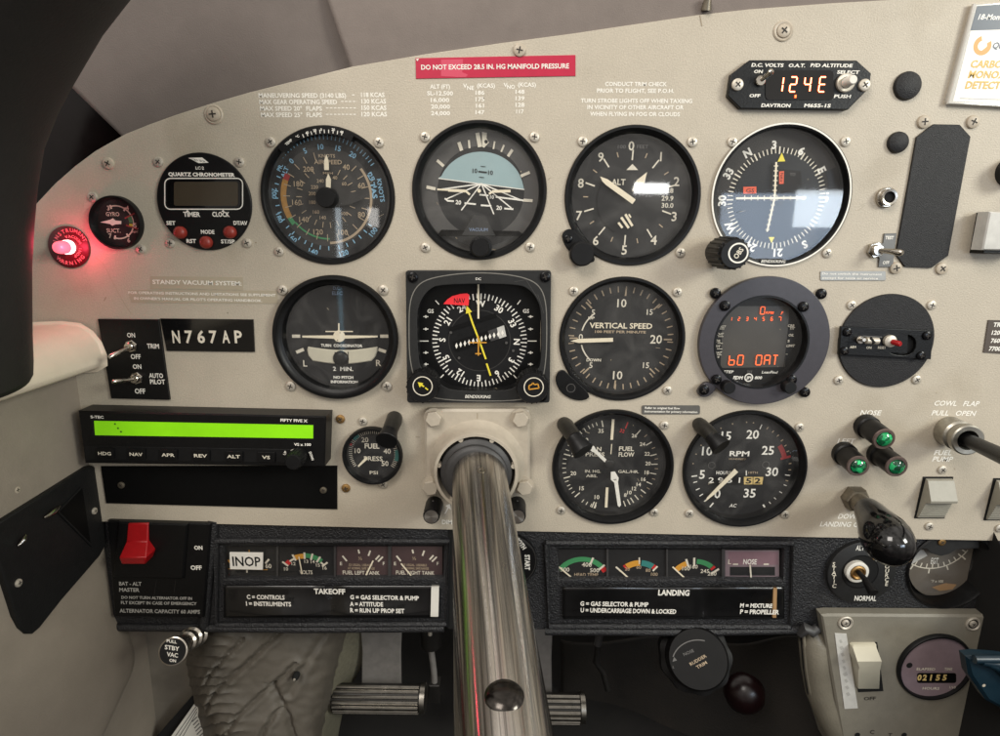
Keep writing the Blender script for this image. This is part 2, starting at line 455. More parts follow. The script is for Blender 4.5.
def smooth_poly(pts, it=2):
    for _ in range(it):
        q = []
        for i in range(len(pts)):
            a, b = pts[i], pts[(i+1) % len(pts)]
            q += [(a[0]*.75+b[0]*.25, a[1]*.75+b[1]*.25), (a[0]*.25+b[0]*.75, a[1]*.25+b[1]*.75)]
        pts = q
    return pts
def round_rect(x0, y0, x1, y1, r, n=5):
    out = []
    for cx, cy, a0 in ((x1-r, y0+r, -90), (x1-r, y1-r, 0), (x0+r, y1-r, 90), (x0+r, y0+r, 180)):
        for i in range(n+1):
            a = math.radians(a0+90*i/n); out.append((cx+r*math.cos(a), cy+r*math.sin(a)))
    return out
# ------------------------------------------------------------------ screws: one mesh per finish, copied
_screws = {}
def screw_mesh(m):
    if m in _screws: return _screws[m]
    R = .0030
    b = MB(); C = Vector((0, 0, 0))
    b.rev(C, Vector((0, 0, 1)), [(0, R), (.0006, R), (.0011, R*.93), (.0014, R*.72), (.00155, R*.3)], m, 24)
    for a in (0, PI/2):
        d = Vector((math.cos(a), math.sin(a), 0)); n = Vector((-d.y, d.x, 0)); z = Vector((0, 0, .00162+a*1e-5))
        b.add([C+d*-R*.52-n*R*.105+z, C+d*R*.52-n*R*.105+z, C+d*R*.52+n*R*.105+z, C+d*-R*.52+n*R*.105+z], [(0, 1, 2, 3)], 'slot')
    b.disc(0, 0, 0, 'slot') if False else None
    b.disc_at = None
    o = b.build('screw_source'); me = o.data; bpy.data.objects.remove(o)
    # build() centred the mesh on its own mean; move it back
    mean = sum(b.v, Vector())/len(b.v)
    for v in me.vertices: v.co += mean
    _screws[m] = me
    return me
def screw(parent, x, y, m='nickel', s=1.0, h=0.0):
    me = screw_mesh(m)
    o = bpy.data.objects.new('screw', me); COL.objects.link(o); o.parent = parent
    o.location = W(P(x, y, h))-parent_world(parent)
    o.rotation_euler = (0, random.uniform(0, PI), 0); o.scale = (s, s, s)
    return o
HOLES = []
def gauge(name, label, cat, x, y, R, face='dial_black', fh=-.008, prof=None, fr=.89, rim='bezel_black', glass='glass', S=(0, 0, 1), hole=True, gh=-.002, group=None):
    """round rear-mounted instrument: thing + bezel + cover glass; returns thing and the dial builder"""
    t = thing(name, label, cat, x, y, 0, group)
    b = MB(); k = b.k(x, y); r = R*k
    pr = prof or [(1, -.0016), (1, .0008), (.985, .0016), (.955, .0016), (.925, .0002), (fr+.01, -.002), (fr, fh-.001)]
    b.lathe(x, y, [(a*r, c) for a, c in pr], rim, 96, cap1=False)
    b.build('bezel', t)
    if hole: HOLES.append(circ(P(x, y), r*.975, 72))
    d = MB(S, fh)
    C = P(x, y); n = 72
    d.add([Vector((C.x+r*(fr+.008)*math.cos(2*PI*i/n), C.y+r*(fr+.008)*math.sin(2*PI*i/n), fh)) for i in range(n)], [tuple(range(n))], face)
    d.h += 5e-5
    if glass:
        g = MB(); g.add([Vector((C.x+r*(fr+.006)*math.cos(2*PI*i/n), C.y+r*(fr+.006)*math.sin(2*PI*i/n), gh)) for i in range(n)], [tuple(range(n))], glass)
        g.build('cover_glass', t)
    return t, d, r
def quad_plate(name, label, cat, pts, h, m, group=None, bevel=.0002, h0=.00005):
    cx = sum(p[0] for p in pts)/len(pts); cy = sum(p[1] for p in pts)/len(pts)
    t = thing(name, label, cat, cx, cy, 0, group)
    b = MB((0, 0, 1), h); b.prism(pts, h0, h, m, inset=bevel)
    return t, b
# ================================================================== AIRSPEED INDICATOR
def airspeed():
    S = (255, 120, 150/736)
    t, d, r = gauge('airspeed_indicator', 'round airspeed indicator with blue outer scale and small centre knob, under the maneuvering speed lettering', 'gauge',
                    328, 196.5, 67, 'dial_grey', S=S, fr=.9)
    cx, cy = 350, 378
    d.arc(cx, cy, 235, 300, 0, 360, 'dial_dark', 72)
    d.ticks(cx, cy, 268, 290, 4, [a for a in range(-48, 60, 4)], 'blue_ink')
    d.ticks(cx, cy, 236, 256, 5, [62, 70, 78, 122, 131, 140, 149, 158, 168, 180, 190, 200, 208, 216, 225, 234, 243, 252, 260, 268, 276, 284, 292], 'blue_ink')
    for s, X, Y, a in (('0', 178, 200, -45), ('5', 245, 150, -25), ('10', 322, 130, -5), ('15', 408, 138, 12), ('20', 480, 170, 30), ('25', 570, 278, 60),
                       ('100', 580, 548, -52), ('120', 436, 652, -18), ('140', 286, 645, 15), ('160', 184, 580, 40), ('180', 120, 480, 68), ('200', 95, 360, 94)):
        d.tx(s, X, Y, 25, 'blue_ink', rot=a, bold=.012)
    d.tx('TAS', 583, 345, 24, 'blue_ink', rot=80, bold=.02, w=78); d.tx('KNOTS', 618, 345, 22, 'blue_ink', rot=82, bold=.01, w=110)
    d.tx('PR.', 122, 232, 20, 'blue_ink', rot=-62, bold=.01); d.tx('ALT', 145, 255, 22, 'blue_ink', rot=-62, bold=.01)
    d.arc(cx, cy, 214, 226, 52, 178, 'tan_ink')
    d.arc(cx, cy, 196, 224, -118, -68, 'amber_dull'); d.arc(cx, cy, 196, 224, -68, -60, 'red_ink'); d.arc(cx, cy, 200, 222, -128, -118, 'green_ink')
    d.arc(cx, cy, 196, 204, 178, 232, 'green_ink')
    d.ticks(cx, cy, 178, 212, 4, list(range(46, 350, 15)), 'tan_ink')
    d.ticks(cx, cy, 120, 148, 4, list(range(30, 335, 16)), 'tan_ink')
    for s, X, Y in (('40', 447, 230), ('60', 522, 320), ('80', 522, 463), ('100', 432, 550), ('120', 310, 548), ('140', 240, 487), ('160', 205, 403), ('180', 213, 312), ('200', 262, 240)):
        d.tx(s, X, Y, 27, 'tan_ink')
    for s, X, Y in (('40', 392, 282), ('60', 437, 312), ('80', 466, 383), ('100', 440, 458), ('140', 333, 478), ('160', 300, 450), ('180', 282, 403), ('200', 280, 360), ('220', 292, 328), ('240', 320, 298)):
        d.tx(s, X, Y, 18, 'tan_ink')
    d.tx('KNOTS', 352, 175, 17, 'tan_ink', w=82); d.tx('AIRSPEED', 358, 205, 22, 'tan_ink', w=136); d.tx('MPH', 358, 260, 12, 'tan_ink', w=48)
    # temperature scale printed on the top of the rim
    d.build('dial_face', t)
    e = MB(S, .0018)
    e.arc(357, 375, 288, 322, -46, 26, 'bezel_black', 40, h=.00175)
    e.ticks(366, 376, 294, 310, 4, [-22, -18, -14, -10, -6, -2, 2, 6, 10, 14], 'white_ink')
    for s, X, Y, a in (('TEMP', 165, 108, -38), ('°C', 208, 80, -30), ('40', 255, 62, -18), ('20', 293, 50, -11), ('0', 325, 46, -4), ('20', 384, 46, 4), ('40', 425, 58, 12)):
        e.tx(s, X, Y, 12, 'white_ink', rot=a, bold=.015)
    e.build('temperature_scale', t)
    n = MB(S, -.0045)
    n.prism([(340, 245), (338, 200), (350, 168), (361, 200), (362, 245)], -.0049, -.0045, 'cream_ink')
    n.prism([(348, 345), (348, 290), (359, 262), (372, 290), (370, 345)], -.0049, -.0044, 'cream_ink')
    n.prism([(400, 330), (470, 352), (548, 380), (470, 412), (400, 425)], -.0052, -.0049, 'dial_grey')
    n.build('pointer', t)
    k = MB(S)
    k.lathe(352, 380, [(.0062, -.008), (.0062, .002), (.0057, .0032)], 'black', 40)
    k.build('centre_knob', t)
    for p in ((271, 142), (379, 142.5), (279.5, 251.5)): screw(t, *p)
airspeed()
# ================================================================== ATTITUDE INDICATOR
def attitude():
    S = (405, 120, 150/736)
    t, d, r = gauge('attitude_indicator', 'round attitude indicator with pale blue sky half above a black ground half, marked VACUUM', 'gauge',
                    479.4, 191.5, 67.3, 'dial_dark', fr=.885, S=S)
    cx, cy = 372, 352
    d.arc(cx, cy, 212, 300, 0, 360, 'dial_ring', 72)
    d.disc(cx, cy, 213, 'dial_black')
    sky = [(166, 284)]+[(cx+211*math.sin(math.radians(a)), cy+3-200*math.cos(math.radians(a))) for a in range(-66, 84, 5)]+[(584, 339)]
    d.pg(sky, 'sky_blue')
    d.line([(164, 286), (586, 341)], 4, 'white_ink')
    O = (375, 312)
    for p in ((160, 342), (202, 388), (276, 443), (436, 462), (522, 432), (582, 398)):
        d.line([O, p], 6, 'white_ink')
    for a, b in (((195, 384), (212, 398)), ((210, 396), (240, 398)), ((292, 407), (348, 413)), ((372, 418), (424, 421)), ((487, 434), (532, 437)), ((445, 377), (582, 394)), ((365, 366), (410, 370))):
        d.line([a, b], 8, 'white_ink')
    d.tx('20', 262, 403, 20, 'white_ink', rot=6, bold=.02); d.tx('20', 462, 430, 20, 'white_ink', rot=6, bold=.02); d.tx('10', 427, 377, 17, 'white_ink', rot=6, bold=.02)
    d.tx('10', 343, 248, 22, 'dial_black'); d.tx('10', 420, 257, 22, 'dial_black')
    d.line([(360, 252), (402, 257)], 7, 'dial_black'); d.line([(372, 226), (396, 229)], 3, 'dial_black'); d.line([(364, 279), (388, 282)], 3, 'dial_black')
    # roll marks
    for a, b, w in (((264, 108), (278, 150), 17), ((313, 98), (317, 138), 10), ((355, 62), (368, 132), 20), ((440, 104), (434, 142), 8), ((486, 122), (472, 156), 9), ((527, 145), (505, 178), 14),
                    ((157, 197), (190, 226), 14), ((568, 275), (612, 256), 14), ((105, 328), (150, 338), 15), ((582, 393), (626, 396), 14)):
        d.line([a, b], w, 'pale_ink')
    d.pg([(378, 58), (402, 62), (400, 90), (412, 110), (388, 136), (378, 130)], 'pale_ink')
    d.disc(398, 106, 9, 'dial_dark')
    d.build('dial_face', t)
    a = MB(S, -.0052)
    a.line([(158, 340), (300, 348)], 8, 'cream_ink'); a.line([(212, 344), (296, 348)], 13, 'cream_ink'); a.line([(296, 346), (318, 366)], 10, 'cream_ink')
    a.line([(412, 362), (432, 350)], 10, 'cream_ink'); a.line([(428, 350), (518, 348)], 13, 'cream_ink'); a.disc(364, 347, 9, 'cream_ink')
    a.build('aircraft_symbol', t)
    b = MB(S, -.003)
    b.prism([(155, 570)]+[(372+268*math.sin(math.radians(q)), 352+268*math.cos(math.radians(q))) for q in range(-46, 48, 6)]+[(592, 570)], -.0075, -.0035, 'bezel_black')
    b.prism([(278, 565), (336, 468), (392, 468), (444, 568)], -.006, -.0032, 'hsi_plate', inset=.0003)
    b.h = -.0031; b.tx('VACUUM', 360, 537, 16, 'slate_ink', w=92)
    b.build('lower_mask', t)
    k = MB(S)
    k.lathe(372, 624, [(.0070, -.004), (.0070, .001), (.0058, .0012), (.0058, .007), (.0052, .0078)], 'black', 36)
    k.build('adjustment_knob', t)
    for p in ((425, 137), (534.5, 137), (425.5, 247.5), (530, 247)): screw(t, *p)
attitude()
# ================================================================== ALTIMETER
def altimeter():
    S = (555, 120, 150/736)
    t, d, r = gauge('altimeter', 'round altimeter numbered 0 to 9 with cream hands and striped flag', 'gauge', 632.4, 196.8, 68, 'dial_black', fr=.88, S=S)
    cx, cy = 362, 383
    for s, X, Y in (('0', 375, 125), ('1', 520, 178), ('2', 597, 300), ('3', 585, 472), ('4', 485, 588), ('5', 340, 636), ('6', 200, 590), ('7', 118, 467), ('8', 127, 308), ('9', 225, 180)):
        d.tx(s, X, Y, 46, 'pale_ink', bold=.004)
    d.ticks(cx, cy, 178, 226, 7, [2, 37, 74, 109, 146, 182, 218, 253, 288, 324], 'pale_ink')
    d.ticks(cx, cy, 200, 224, 5, [20, 56, 91, 128, 165, 200, 236, 271, 306, 342], 'tan_ink')
    d.tx('100', 328, 130, 18, 'dim_ink', w=40); d.tx('FEET', 430, 130, 18, 'dim_ink', w=56); d.tx('ALT', 312, 303, 30, 'pale_ink', w=68)
    d.pg([(380, 215), (408, 245), (350, 245)], 'pale_ink')
    d.arc(372, 395, 164, 168, 205, 312, 'void')
    d.pg([(520, 332), (590, 332), (588, 440), (520, 432)], 'counter_black')
    for s, Y in (('29.8', 345), ('29.9', 383), ('30.0', 418)): d.tx(s, 552, Y, 24, 'pale_ink', w=58)
    q = MB(S, d.h)
    q.line([(345, 462), (380, 520)], 12, 'cream_ink'); q.line([(325, 477), (362, 530)], 12, 'cream_ink'); q.line([(311, 503), (331, 529)], 11, 'cream_ink'); q.line([(362, 462), (372, 478)], 8, 'cream_ink')
    q.build('striped_flag', t)
    d.build('dial_face', t)
    n = MB(S, -.0048)
    n.prism([(222, 277), (258, 290), (396, 390), (380, 412), (250, 318), (232, 300)], -.0052, -.0048, 'cream_ink')
    n.build('long_hand', t)
    n = MB(S, -.0054)
    n.prism([(452, 255), (440, 303), (412, 345), (378, 348), (400, 296)], -.0058, -.0054, 'cream_ink')
    n.build('short_hand', t)
    e = MB(S, .0015)
    e.prism(smooth_poly([(28, 565), (62, 530), (105, 545), (215, 690), (150, 705), (60, 640)], 2), 0, .0022, 'bezel_black', inset=.0004)
    e.build('knob_lug', t)
    k = MB(S)
    k.lathe(125, 655, [(.0074, .001), (.0074, .009), (.0066, .0098)], 'black', 40)
    k.build('setting_knob', t)
    screw(t, 568, 239, 'black_screw', .9, .0022)
    for p in ((582.5, 141.5), (692, 142), (680, 252.5)): screw(t, *p)
altimeter()
# ================================================================== COURSE DEVIATION INDICATOR
def deviation():
    S = (705, 120, 150/736)
    t, d, r = gauge('course_indicator', 'round course deviation indicator with white rim ring and crossed needles, orange GS flag', 'gauge', 781.4, 196.2, 69.5, 'dial_grey', fr=.93, S=S,
                    prof=[(1, -.0016), (1, .0010), (.985, .0016), (.945, .0010), (.94, -.002), (.93, -.009)], glass='glass_clean')
    cx, cy = 349, 386
    d.arc(cx+6, cy, 214, 238, 0, 360, 'dial_black', 64)
    d.disc(cx+6, cy-2, 214, 'counter_black')
    d.ticks(cx, cy, 214, 240, 5, [a for a in range(3, 363, 5)], 'pale_ink')
    d.ticks(cx, cy, 210, 244, 7, [a for a in range(-2, 358, 30)], 'pale_ink')
    for s, hd in (('3', 30), ('6', 60), ('E', 90), ('12', 120), ('15', 150), ('S', 180), ('21', 210), ('24', 240), ('W', 270), ('30', 300), ('33', 330), ('N', 0)):
        a = hd-32; q = math.radians(a)
        d.tx(s, cx+266*math.sin(q), cy-266*math.cos(q), 38, 'white_ink', rot=a, bold=.03)
    d.arc(cx+6, cy, 252, 310, 60, 128, 'counter_black', 30)
    d.pg([(352, 240), (470, 250), (480, 360), (352, 360)], 'dial_black')
    d.pg([(188, 328), (252, 326), (252, 360), (188, 362)], 'orange'); d.tx('GS', 222, 345, 20, 'dial_black', w=40)
    d.pg([(364, 252), (388, 250), (386, 312), (364, 314)], 'orange'); d.tx('NAV', 376, 282, 14, 'dial_black', rot=90, w=44)
    d.tx('TO', 430, 266, 15, 'dim_ink')
    d.pg([(377, 160), (394, 202), (356, 204)], 'yellow'); d.pg([(312, 574), (342, 574), (326, 604)], 'yellow')
    d.build('dial_face', t)
    n = MB(S, -.0050)
    n.line([(350, 206), (342, 380), (305, 548)], 9, 'cream_ink')
    for Y in range(225, 540, 24): n.line([(350-(Y-206)*.05-(max(0, Y-380)*.17)-11, Y), (350-(Y-206)*.05-(max(0, Y-380)*.17)+11, Y)], 4, 'cream_ink')
    n.build('course_needle', t)
    n = MB(S, -.0045)
    n.line([(152, 384), (495, 381)], 10, 'cream_ink')
    for X in range(195, 490, 32): n.line([(X, 370), (X, 395)], 4, 'cream_ink')
    n.build('glideslope_needle', t)
    e = MB(S, .0017)
    e.arc(375, 374, 334, 342, 0, 360, 'white_ink', 96)
    e.pg([(272, 683), (402, 683), (398, 704), (268, 704)], 'counter_black'); e.tx('BENDIX/KING', 336, 693, 14, 'white_ink', w=118, it=.2)
    e.build('rim_ring', t)
    k = MB()
    C = P(717.5, 252); k.rev(Vector((C.x, C.y, 0)), Vector((0, 0, 1)), [(0, .0078), (.004, .0078), (.006, .0092), (.028, .0088), (.030, .0080)], 'black', 36)
    for i in range(18):
        a = 2*PI*i/18; q = Vector((math.cos(a), math.sin(a), 0))
        k.tube([Vector((C.x, C.y, .007))+q*.0092, Vector((C.x, C.y, .028))+q*.0088], .0007, 'black', 6)
    k.h = .0301; k.arc(738.4, 253, 8.6, 10.2, 0, 360, 'white_ink', 40)
    k.tx('OBS', 738.4, 253, 5.2, 'pale_ink', rot=-58, w=11.5, bold=.01)
    k.build('course_knob', t)
    for p in ((732, 142), (845, 141.5), (826.5, 253)): screw(t, *p)
deviation()
# ================================================================== TURN COORDINATOR
def turn():
    S = (265, 270, 140/736)
    t, d, r = gauge('turn_coordinator', 'round black turn coordinator with small aeroplane and white slip ball tube, marked 2 MIN.', 'gauge', 336.5, 337.5, 62, 'dial_dark', fr=.83, S=S,
                    prof=[(1, -.0016), (1, .004), (.985, .0048), (.94, .0050), (.91, .003), (.885, .0026), (.86, .002), (.84, -.004), (.83, -.009)])
    d.arc(395, 345, 200, 205, 0, 360, 'counter_black', 64)
    d.tx('D.C.', 377, 95, 18, 'slate_ink', w=38); d.tx('ELEC', 380, 121, 19, 'slate_ink', w=54)
    for a, b in (((142, 348), (185, 348)), ((605, 348), (648, 348)), ((164, 433), (204, 417)), ((596, 417), (636, 430))): d.line([a, b], 17, 'pale_ink')
    d.pg([(530, 285), (575, 280), (578, 325), (530, 330)], 'counter_black')
    d.tx('TURN  COORDINATOR', 403, 397, 15, 'white_ink', w=218, bold=.02)
    d.tx('L', 211, 490, 34, 'pale_ink'); d.tx('R', 597, 488, 34, 'pale_ink'); d.tx('2  MIN.', 410, 519, 22, 'white_ink', w=106, bold=.01)
    d.tx('NO PITCH', 412, 564, 14, 'white_ink', w=104, bold=.03); d.tx('INFORMATION', 417, 588, 14, 'white_ink', w=142, bold=.03)
    d.build('dial_face', t)
    b = MB(S, -.006)
    top = [(225+(590-225)*i/16, 405+18*math.sin(PI*i/16)) for i in range(17)]
    bot = [(560-(560-250)*i/12, 478+17*math.sin(PI*i/12)) for i in range(13)]
    b.prism([(220, 418)]+top+[(590, 425), (580, 455)]+bot+[(228, 452)], -.0075, -.0055, 'cream_plastic', inset=.0006)
    b.build('slip_tube', t)
    q = MB(S); q.rev(q.c(400, 465, -.006), Vector((0, 0, 1)), [(0, .0054), (.0008, .0052), (.0018, .0042), (.0026, .002)], 'counter_black', 28); q.h = -.0054
    q.line([(368, 430), (368, 494)], 4, 'dial_black'); q.line([(437, 430), (437, 494)], 4, 'dial_black')
    q.build('slip_ball', t)
    a = MB(S, -.0048)
    a.pg([(196, 345), (385, 343), (592, 345), (592, 354), (385, 362), (196, 355)], 'cream_ink'); a.line([(318, 323), (462, 323)], 6, 'cream_ink'); a.line([(388, 280), (388, 330)], 8, 'cream_ink')
    a.disc(390, 348, 31, 'cream_ink')
    a.build('aircraft_symbol', t)
    for p in ((283, 290), (383.5, 290), (291, 386), (387, 386)): screw(t, *p, s=1.1)
turn()
# ================================================================== HORIZONTAL SITUATION INDICATOR
def hsi():
    S = (400, 265, 155/787)
    t = thing('situation_indicator', 'square compass instrument with red NAV flag and yellow course arrow', 'gauge', 478, 337)
    b = MB(S, .005)
    op = smooth_poly([(200, 97), (600, 95), (665, 130), (705, 190), (718, 260), (716, 510), (690, 535), (640, 540), (610, 575), (600, 610), (540, 640), (280, 640), (215, 615), (190, 580), (160, 540), (120, 530), (95, 505), (85, 260), (100, 190), (140, 130)], 2)
    outer = round_rect(28, 28, 768, 700, 14)
    K = lambda X, Y, h: b.c(X, Y, h)
    # corners follow the photo: the plate narrows slightly towards the bottom
    def wq(p): return K(p[0]+(-(p[0]-398)*.022*(p[1]-30)/670), p[1], .005)
    b.shape([wq(p) for p in outer], [[K(p[0], p[1], .005) for p in op]], 0, .005, 'hsi_plate', .0004)
    # wall of the opening
    n = len(op); vs = [K(*p, .005) for p in op]; lo = [Vector((p.x, p.y, -.006)) for p in vs]
    b.add(vs+lo, [(i, n+i, n+(i+1) % n, (i+1) % n) for i in range(n)], 'black')
    b.h = .0052
    ring = smooth_poly([(45, 330), (48, 190), (80, 110), (140, 70), (270, 46), (400, 38), (540, 46), (655, 70), (715, 112), (742, 190), (746, 330), (742, 480), (722, 600), (690, 660), (610, 688), (400, 692), (190, 682), (110, 650), (75, 590), (48, 470)], 2)
    b.line(ring+[ring[0]], 5, 'silver_tag')
    b.tx('DC', 398, 70, 12, 'white_ink', w=28); b.tx('BENDIX/KING', 396, 668, 16, 'white_ink', w=128, it=.2)
    b.line([(580, 85), (640, 75), (700, 170)], 2, 'dial_ring'); b.line([(700, 150), (730, 245)], 2, 'dial_ring')
    b.build('faceplate', t)
    HOLES.append([Vector((p.x, p.y)) for p in [K(90, 92, 0), K(715, 92, 0), K(712, 640, 0), K(92, 640, 0)]])
    d = MB(S, -.006)
    d.pg([(60, 80), (740, 80), (740, 665), (60, 665)], 'counter_black')
    cx, cy = 404, 385
    d.arc(cx, cy, 150, 246, 0, 360, 'dial_dark', 64)
    d.disc(cx, cy, 157, 'black'); d.arc(cx, cy, 154, 158, 0, 360, 'dial_grey', 64)
    d.ticks(cx, cy, 216, 240, 5, [1.5+5*i for i in range(72)], 'white_ink'); d.ticks(cx, cy, 208, 240, 6, [1.5+10*i for i in range(36)], 'white_ink')
    for s, hd in (('N', 0), ('3', 30), ('6', 60), ('E', 90), ('12', 120), ('15', 150), ('S', 180), ('21', 210), ('24', 240), ('W', 270), ('30', 300), ('33', 330)):
        a = hd+91.5; q = math.radians(a)
        d.tx(s, cx+190*math.sin(q), cy-190*math.cos(q), 32, 'white_ink', rot=a, bold=.012)
    for X, bar in ((131, (102, 145)), (663, (648, 694))):
        for Y in (262, 325, 445, 504):
            d.line([(X-13, Y), (X+13, Y)], 4, 'white_ink'); d.pg([(X, Y-8), (X+9, Y), (X, Y+8), (X-9, Y)], 'white_ink')
        d.line([(bar[0], 386), (bar[1], 386)], 5, 'white_ink')
    d.tx('GS', 155, 233, 20, 'white_ink', bold=.01); d.tx('GS', 640, 233, 20, 'white_ink', bold=.01)
    for a, c in (((180, 180), (198, 200)), ((612, 178), (596, 200)), ((222, 556), (204, 574)), ((576, 558), (592, 576)), ((396, 624), (396, 638))): d.line([a, c], 5, 'white_ink')
    d.pg([(360, 97), (430, 97), (430, 130), (362, 130)], 'dial_dark')
    # deviation window
    d.pg([(250, 318), (485, 245), (492, 262), (256, 335)], 'counter_black')
    d.pg([(272, 392), (528, 308), (538, 360), (284, 440)], 'counter_black')
    d.pg([(446, 335), (528, 306), (540, 362), (462, 388)], 'rubber_grey'); d.pg([(492, 319), (528, 306), (540, 362), (504, 374)], 'paper_dull')
    for i in range(12):
        X = 287+i*21.2; Y = 410-i*5.9
        d.pg([(X, Y-15), (X+7, Y), (X, Y+15), (X-7, Y)], 'white_ink')
    for X, Y in ((258, 343), (300, 472), (540, 395), (575, 435)): d.disc(X, Y, 7, 'dial_ring', 16)
    d.build('compass_card', t)
    n = MB(S, -.0045)
    n.line([(345, 225), (370, 300), (404, 388), (436, 478)], 9, 'yellow'); n.line([(440, 500), (460, 562)], 9, 'yellow'); n.pg([(338, 204), (366, 238), (334, 248)], 'yellow')
    n.build('course_arrow', t)
    n = MB(S, -.0042)
    n.line([(398, 98), (398, 272)], 9, 'cream_ink'); n.build('lubber_line', t)
    n = MB(S, -.0035)
    n.line([(350, 394), (440, 394)], 6, 'amber'); n.line([(398, 360), (398, 460)], 6, 'amber'); n.line([(382, 450), (412, 450)], 6, 'amber'); n.build('aircraft_symbol', t)
    n = MB(S, -.0030)
    n.prism([(220, 198), (240, 175), (265, 158), (305, 147), (340, 144), (352, 152), (348, 206)], -.0034, -.003, 'warn_flag'); n.tx('NAV', 302, 180, 26, 'dial_dark', w=56); n.build('warning_flag', t)
    for X, Y, kind in ((125, 600, 0), (668, 603, 1)):
        k = MB(S)
        C = k.c(X, Y, .005); C.z = 0
        k.rev(C, Vector((0, 0, 1)), [(.003, .0100), (.016, .0100), (.0168, .0094)], 'black', 36)
        for i in range(20):
            a = 2*PI*i/20; q = Vector((math.cos(a), math.sin(a), 0)); k.tube([C+q*.0100+Vector((0, 0, .004)), C+q*.0100+Vector((0, 0, .0158))], .0006, 'black', 6)
        fx, fy = (115, 615) if not kind else (679, 620)
        k.h = .0169
        k.arc(fx, fy, 46, 51, 0, 360, 'pale_ink', 40)
        if not kind:
            k.pg([(90, 595), (118, 600), (100, 622)], 'yellow'); k.line([(106, 607), (122, 618)], 8, 'yellow'); k.line([(128, 623), (142, 634)], 7, 'yellow')
        else:
            k.line([(655, 612), (668, 608), (675, 598), (684, 608), (700, 604), (706, 625), (655, 632), (655, 612)], 6, 'amber')
        k.build('course_knob' if not kind else 'heading_knob', t)
    for p in ((65, 62), (737, 60), (720, 668)): screw(t, *b.px(*p), 'black_screw', 1.1, .005)
hsi()
# ================================================================== VERTICAL SPEED INDICATOR
def vsi():
    S = (550, 270, 140/736)
    t, d, r = gauge('vertical_speed_indicator', 'round gauge marked VERTICAL SPEED with its cream needle pointing left', 'gauge', 621.9, 339.8, 63, 'dial_black', fr=.9, S=S)
    cx, cy = 372, 362
    d.ticks(cx, cy, 226, 270, 8, [-90, -45, 3, 90, 180-3+7, -135], 'tan_ink'); d.ticks(cx, cy, 246, 276, 6, [a for a in range(-177, 180, 9)], 'tan_ink'); d.ticks(cx, cy, 226, 268, 7, [46, 134], 'tan_ink')
    for s, X, Y, c in (('10', 378, 173, 44), ('5', 228, 222, 30), ('15', 525, 220, 30), ('20', 558, 363, 46), ('15', 505, 500, 30), ('10', 356, 552, 44), ('5', 215, 500, 30), ('0', 162, 352, 34)):
        d.tx(s, X, Y, c, 'pale_ink')
    d.tx('UP', 218, 252, 14, 'pale_ink', w=34, bold=.02); d.tx('DOWN', 230, 473, 15, 'pale_ink', w=76, bold=.02)
    d.tx('VERTICAL SPEED', 373, 292, 29, 'cream_ink', w=330, bold=.008); d.tx('100 FEET PER MINUTE', 370, 325, 13, 'tan_ink', w=268, bold=.02)
    d.arc(320, 358, 154, 161, 284, 325, 'pale_ink'); d.arc(320, 358, 154, 161, 222, 256, 'pale_ink')
    d.build('dial_face', t)
    n = MB(S, -.005); n.prism([(108, 374), (150, 362), (332, 357), (332, 377), (150, 383)], -.0055, -.005, 'cream_ink'); n.disc(345, 364, 14, 'dial_black'); n.build('pointer', t)
    e = MB(S, .001); e.prism(smooth_poly([(22, 570), (60, 515), (110, 560), (220, 660), (180, 690), (110, 680), (50, 640)], 2), 0, .0018, 'bezel_black', inset=.0004)
    e.h = .0019; e.disc(110, 621, 24, 'dial_ring'); e.disc(110, 621, 20, 'black'); e.line([(100, 640), (122, 604)], 5, 'void'); e.build('lug', t)
    for p in ((573.5, 291), (677, 292), (667, 390)): screw(t, *p)
vsi()
# ================================================================== ENGINE MONITOR
SEG = {'0': 'abcdef', '1': 'bc', '2': 'abged', '3': 'abgcd', '4': 'fgbc', '5': 'afgcd', '6': 'afgedc', '7': 'abc', '8': 'abcdefg', '9': 'abcdfg', 'E': 'afged', 'A': 'abcefg', 'T': 'ahi', 'b': 'fgedc', 'O': 'abcdef', 'P': 'abefg', 'F': 'aefg', 'I': 'hi'}
def seg7(b, ch, X, Y, w, h, th, m, sl=.12, core=None):
    def pt(x, y): return (X+x*w/2-y*h/2*sl, Y+y*h/2)
    e = .88
    S_ = {'a': ((-e, -1), (e, -1)), 'b': ((1, -.92), (1, -.08)), 'c': ((1, .08), (1, .92)), 'd': ((-e, 1), (e, 1)), 'e': ((-1, .08), (-1, .92)), 'f': ((-1, -.92), (-1, -.08)), 'g': ((-e, 0), (e, 0)), 'h': ((0, -.92), (0, 0)), 'i': ((0, 0), (0, .95))}
    for q in SEG[ch]:
        p = [pt(*S_[q][0]), pt(*S_[q][1])]
        b.line(p, th, m)
        if core: b.line(p, th*.45, core)
